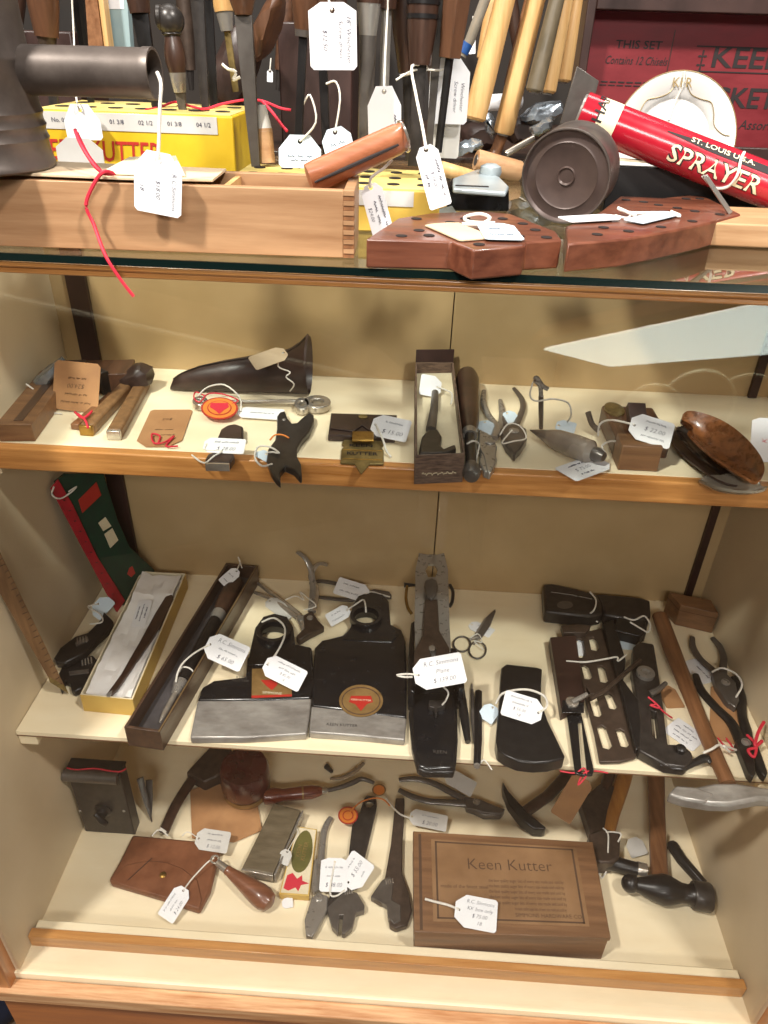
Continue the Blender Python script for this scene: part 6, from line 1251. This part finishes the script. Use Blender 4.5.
# red handled hook
t = thing('hook_tool', 'red-handled steel hook tool lying under the shelf', 'hook tool', H(310, 795, Z))
A, B = H(262, 797, Z + .016), H(322, 791, Z + .014); d = (B - A).normalized(); LL = (B - A).length
part('handle', MB().lathe(A, d, [(0.005, 0), (0.0120, 0.004), (0.0130, 0.2*LL), (0.0095, 0.35*LL), (0.0105, 0.6*LL), (0.0110, 0.82*LL), (0.0080, 0.95*LL), (0.006, LL)], 20), 'handle_red', t)
part('band', MB().lathe(A + d*0.66*LL, d, [(0.0112, 0), (0.0113, 0.003)], 20), 'gold_label', t)
part('ferrule', MB().lathe(B, d, [(0.0065, 0), (0.0055, 0.009)], 16), 'nickel', t)
part('hook', MB().tube(smooth([B + d*.006, H(338, 788, Z+.014), H(352, 783, Z+.015), H(362, 779, Z+.016), H(374, 783, Z+.015)], 4), [0.0036, 0.0036, 0.0045, 0.0040, 0.0030], 10), 'steel_dark', t)
# pliers and adjustable wrenches
t = pliers('slim grey pliers lying beside the label packet', Z, 'n 555,310 530,360 520,430 512,520 505,600', 'n 500,480 495,530 492,580 500,610', 'n 478,630 505,610 545,625 540,680 500,760 480,790 455,780 450,720', 'n 490,640 530,640 530,700 490,770 470,785 470,720', 'n 508,630', 0.0052, 0.012, 'steel')
def adj(label, body, jaw, knurl, z, extra=None, mt='iron_brown'):
    t = thing('adjustable_wrench', label, 'wrench', H(*ctr(Q(body)), z), GW)
    holes = [extra] if extra else []
    part('body', slab(body, z + 0.012, 0.0115, holes), mt, t, 0.002)
    part('moving_jaw', slab(jaw, z + 0.014, 0.0125), 'steel_dark', t, 0.001)
    for k in range(4): part('worm_gear', MB().tube([H(knurl[0] + 2.2 * k, knurl[1] - 0.5 * k, z + .0135), H(knurl[0] + 2.2 * k + 0.5, knurl[1] + 5 - 0.5 * k, z + .0135)], 0.0012, 6), 'nickel', t)
    return t
t = adj('adjustable wrench with crescent jaws under the crossed white tags', 'n 690,230 700,220 735,225 740,260 720,350 690,470 640,600 600,640 540,690 540,650 560,600 600,560 625,470 640,340 670,290', 'n 540,670 570,640 620,600 660,610 690,660 690,680 655,690 640,750 610,775 598,772 605,700 590,700 585,770 560,745', (345, 890), Z, 'n 690,250 702,232 722,235 730,252 715,268 698,265', 'iron')
wr2 = adj('adjustable wrench with closed jaws beside the inscribed box', 'n 815,230 850,230 850,300 842,420 840,530 868,610 880,680 860,740 815,755 790,740 785,660 750,650 720,630 770,560 795,420', 'n 715,625 760,560 790,545 805,570 800,640 835,660 835,720 808,735 785,710 780,660', (386, 880), Z, None, 'iron_brown')
tag('white tag lying left of the crossed pair on the wrench', (335, 858), (333, 892), 0.0400, z=Z + 0.024, tilt=22, lines=['~.8', '~.6', '$ 48.00'], rd=2, cham=0.1, string=[(330, 892, Z+.018), (336, 896, Z+.016), (345, 890, Z+.018)], sr=0.0013)
tag('white tag lying right of the crossed pair on the wrench', (346, 886), (364, 858), 0.0400, z=Z + 0.0255, tilt=22, lines=['~.7', '$ 55.00', '~.3'], rd=1, cham=0.3)
t = thing('round_tag', 'round orange label tied to the crescent wrench', 'label', H(348, 815, Z))
for k, (f_, mt) in enumerate(((1, 'red_ink'), (0.86, 'orange'), (0.55, 'red_ink'), (0.45, 'orange'))): part('disc' if k == 0 else 'print_ring', MB().prism(oval(348, 815.5, 10 * f_, 9 * f_, Z + 0.014 + 0.0004 * k, 22), (0, 0, 0.0004)), mt, t)
t = thing('round_tag', 'round pale orange label hanging at the heads of the wrenches', 'label', H(378, 790, Z))
for k, (f_, mt) in enumerate(((1, 'gold_label'), (0.8, 'orange'))): part('disc' if k == 0 else 'print_ring', MB().prism(oval(379, 790, 7 * f_, 6 * f_, Z + 0.014 + 0.0004 * k, 20), (0, 0, 0.0004)), mt, t)
cordloop('orange_cord', 'orange cord joining the ends of the two wrenches', hpath([(350,812,Z+.016),(358,804,Z+.018),(366,800,Z+.018),(376,798,Z+.018),(384,800,Z+.018),(390,806,Z+.016)]), 'orange', 0.0012)
cordloop('white_string', 'white string at the top of the closed-jaw wrench', hpath([(386,798,Z+.014),(392,806,Z+.016),(400,814,Z+.014),(410,818,Z+.012)]), 'string', 0.0014, own=wr2)
# tongs behind the box
t = pliers('long steel tongs lying behind the inscribed wooden box', Z, 'o 60,160 120,155 190,170 260,205 320,235', 'o 60,200 110,225 180,245 260,250 330,255', 'o 320,225 380,235 440,260 485,275 470,295 400,290 330,270', 'o 330,240 400,250 450,280 470,300 400,300 340,270', 'o 370,248', 0.0052, 0.014, 'steel_dark', 'tongs', 'tongs', None)
tag('pinkish tag lying before the steel tongs', (410, 816), (447, 824), 0.024, z=Z + 0.016, tilt=25, mt='paper_grey', lines=['~.6', '$ 20.00'], rd=1, hole=True)
tag('blank white tag behind the steel tongs', (446, 774), (474, 790), 0.026, z=Z + 0.02, tilt=30, mt='paper_grey')
t = thing('steel_hook', 'curved nickel sickle-shaped hook under the shelf', 'hook', H(345, 775, Z))
part('blade', MB().tube(smooth([H(330, 779, Z+.006), H(342, 778, Z+.008), H(354, 772, Z+.010), H(364, 763, Z+.010)], 4), [0.002, 0.004, 0.0045, 0.003], 8, 0.5), 'nickel', t); part('tang', MB().tube([H(326, 766, Z+.006), H(332, 772, Z+.006)], [0.005, 0.003], 8), 'iron', t)
# inscribed wooden box
t = thing('wooden_box', 'flat wooden box with printed paper label on its lid', 'box', H(512, 900, Z))
zt = 0.058; lid = [H(x, y, zt) for x, y in ((414, 932), (611, 938), (593, 842), (413, 831))]
part('lid', MB().prism(lid, (0, 0, -0.008)), 'box_wood', t, 0.0012)
c_ = sum(lid, V3()) / 4
bd = [c_ + (p - c_) * 0.985 for p in lid]
part('body', MB().prism([V3((p.x, p.y, zt - 0.0085)) for p in bd], (0, 0, -(zt - 0.0085 - Z))), 'box_wood', t, 0.0012)
Lq = lambda u, v, z=0.0: (lid[0].lerp(lid[1], u)).lerp(lid[3].lerp(lid[2], u), v) + V3((0, 0, z))
mat('label_tan', (152, 116, 80), (128, 94, 62), 0.6, 0, 14, 0.02)
lab = part('paper_label', MB().prism([Lq(u, v, .0001) for u, v in ((.10, .10), (.90, .10), (.90, .92), (.10, .92))], (0, 0, 0.0003)), 'label_tan', t)
for u0, v0, u1, v1 in ((.12, .125, .88, .14), (.12, .885, .88, .90), (.12, .125, .13, .90), (.87, .125, .88, .90)):
    part('border', MB().prism([Lq(u0, v0, .0005), Lq(u1, v0, .0005), Lq(u1, v1, .0005), Lq(u0, v1, .0005)], (0, 0, 0.0002)), 'ink_brown', lab)
eu = (lid[1] - lid[0]).normalized(); ev = V3((0, 0, 1)).cross(eu)
part('heading', text_mb('Keen Kutter', Lq(.52, .68, .0007), eu, ev, 0.024, fit=('max', 0.12), bold=-0.01), 'ink_brown', lab)
for k in range(6): part('print_line', text_mb('the best quality auger bits of every size made and sold by', Lq(.60 if k < 5 else .66, .52 - .055 * k, .0007), eu, ev, 0.0065, fit=('to', 0.105 if k < 5 else 0.07)), 'ink_brown', lab)
part('print_line', text_mb('SIMMONS HARDWARE CO.', Lq(.70, .185, .0007), eu, ev, 0.0075), 'ink_brown', lab)
part('print_line', text_mb('made of the finest steel', Lq(.27, .44, .0007), eu, ev, 0.007), 'ink_brown', lab)
part('groove', MB().prism([Lq(.03, .02, .0001), Lq(.045, .02, .0001), Lq(.045, .97, .0001), Lq(.03, .97, .0001)], (0, 0, 0.0002)), 'ink_brown', t)
tag('large white tag lying on the inscribed wooden box', (455, 909), (497, 917), 0.0400, z=zt + 0.008, tilt=15, lines=['R.C. Simmons', 'KK box only', '$ 75.00', '18'], rd=1, string=[(448, 905, zt+.006), (436, 902, zt+.005), (425, 899, zt+.004)], sr=0.0016, cham=0.35)
# hatchet / pick at the back, kraft tag, hammers
t = thing('tack_hatchet', 'dark lathing hatchet lying behind the inscribed box', 'hatchet', H(535, 800, Z))
part('head', slab('o 475,165 500,205 540,250 590,300 650,350 640,358 600,355 550,320 500,255 478,200', Z + 0.022, 0.020), 'iron_black', t, 0.002)
part('handle', MB().tube([H(525, 812, Z+.018), H(548, 796, Z+.018), H(572, 770, Z+.020)], [0.009, 0.0095, 0.010], 12, 0.8), 'handle_dark', t)
tag('kraft tag hanging down in front of the lathing hatchet', (584, 778), (560, 818), 0.034, z=0.075, tilt=55, roll=-10, mt='kraft', hole=True, cham=0.2)
t = thing('claw_hammer', 'small hammer with yellow handle behind the ball-peen hammer', 'hammer', H(610, 850, Z))
P = [H(600, 868, Z+.018), H(610, 835, Z+.018), H(620, 800, Z+.018), H(628, 775, Z+.018)]
wood('pine_h', (190, 134, 66), (160, 104, 46), 'y', 0.4, 0.3)
part('handle', MB().tube([H(606, 842, Z+.02), H(612, 815, Z+.02), H(622, 785, Z+.02), H(628, 765, Z+.02)], [0.010, 0.0115, 0.0125, 0.012], 14, 0.8), 'pine_h', t)
part('cheek', slab('p 50,370 110,350 180,370 175,470 150,490 90,490 60,450', Z + 0.032, 0.030), 'iron_brown', t, 0.004)
A, B = H(600, 860, Z+.016), H(646, 872, Z+.014); d = (B - A).normalized(); LL = (B-A).length
part('neck', MB().lathe(A, d, [(0.0130, 0), (0.0110, 0.3*LL), (0.0105, 0.75*LL), (0.0115, 0.80*LL)], 18), 'iron_black', t)
part('face', MB().lathe(A + d*0.80*LL, d, [(0.0118, 0), (0.0118, 0.20*LL), (0.009, 0.22*LL)], 18), 'nickel', t)
cordloop('white_string', 'white string loop on the small yellow-handled hammer', hpath([(603,828,Z+.038),(608,834,Z+.038),(608,850,Z+.034),(607,868,Z+.012),(602,878,Z+.002),(598,870,Z+.004)]), 'string', 0.0012)
cordloop('white_string', 'white string across the cheek of the yellow-handled hammer', hpath([(606,832,Z+.037),(614,832,Z+.038),(621,834,Z+.036),(618,842,Z+.032)]), 'string', 0.0012)
t = thing('ball_peen_hammer', 'ball-peen hammer with brown handle lying in the right corner', 'hammer', H(660, 890, Z))
part('handle', MB().tube([H(663, 889, Z+.024), H(659, 868, Z+.022), H(658, 845, Z+.021), H(657, 815, Z+.020), H(656, 780, Z+.020), H(655, 755, Z+.020)], [0.0115, 0.0130, 0.0130, 0.0125, 0.0140, 0.0140], 16, 0.85), 'handle_tan', t)
A, B = H(626, 883, Z+.024), H(710, 898, Z+.022); d = (B - A).normalized(); LL = (B - A).length
part('head', MB().lathe(A + d*0.10*LL, d, [(0.0090, 0), (0.0105, 0.05*LL), (0.0170, 0.20*LL), (0.0215, 0.34*LL), (0.0205, 0.42*LL), (0.0140, 0.56*LL), (0.0130, 0.64*LL), (0.0170, 0.70*LL)], 28, ref=(0,0,1)), 'iron_black', t)
part('ball', MB().ball(A + d*0.05*LL, 0.0128, 20), 'iron_black', t)
part('face', MB().lathe(A + d*0.79*LL, d, [(0.0185, 0), (0.0198, 0.02*LL), (0.0202, 0.20*LL), (0.0185, 0.22*LL)], 28), 'iron', t)
t = thing('cold_chisel', 'black cold chisel lying against the right wall', 'chisel', H(690, 865, Z))
part('shank', MB().tube([H(672, 845, Z+.010), H(682, 860, Z+.010), H(703, 884, Z+.010)], [0.0095, 0.0090, 0.0080], 8), 'iron_black', t, 0.001); part('tip', MB().tube([H(671, 843, Z+.010), H(673, 847, Z+.010)], [0.007, 0.0095], 8), 'iron', t)
tag('crumpled clear tag between the two hammers', (632, 838), (640, 856), 0.028, z=Z + 0.008, tilt=20, mt='paper_grey', hole=False)
t = thing('hammer', 'dark hatchet with upright handle behind the small hammer', 'hatchet', H(600, 810, Z))
part('head', slab('580,800 606,778 618,790 606,838 592,836', Z + 0.026, 0.025), 'iron_brown', t, 0.003); part('handle', MB().tube([H(604, 792, Z+.02), H(612, 765, Z+.022)], [0.009, 0.010], 12, 0.8), 'handle_dark', t)
# dark bag on the floor left of the case
c = H(2, 1004, -0.76)
t = thing('shoulder_bag', 'dark blue bag standing on the floor left of the case', 'bag', (c.x - 0.02, c.y, -0.76))
part('body', MB().loft([[V3((c.x - 0.05 + 0.11 * k * math.cos(a), c.y + 0.07 * k * math.sin(a), -0.76 + h_)) for a in [2*math.pi*i/20 for i in range(20)]] for k, h_ in ((0.9, 0.001), (1.0, 0.02), (1.0, 0.07), (0.85, 0.10))]), 'blue_bag', t)
part('strap', MB().tube(smooth([V3((c.x - 0.12, c.y, -0.665)), V3((c.x - 0.09, c.y, -0.60)), V3((c.x, c.y, -0.60)), V3((c.x + 0.02, c.y, -0.665))], 4), 0.006, 8), 'blue_bag', t)
for o in list(SC.objects):
    if '_o' in o: del o['_o']
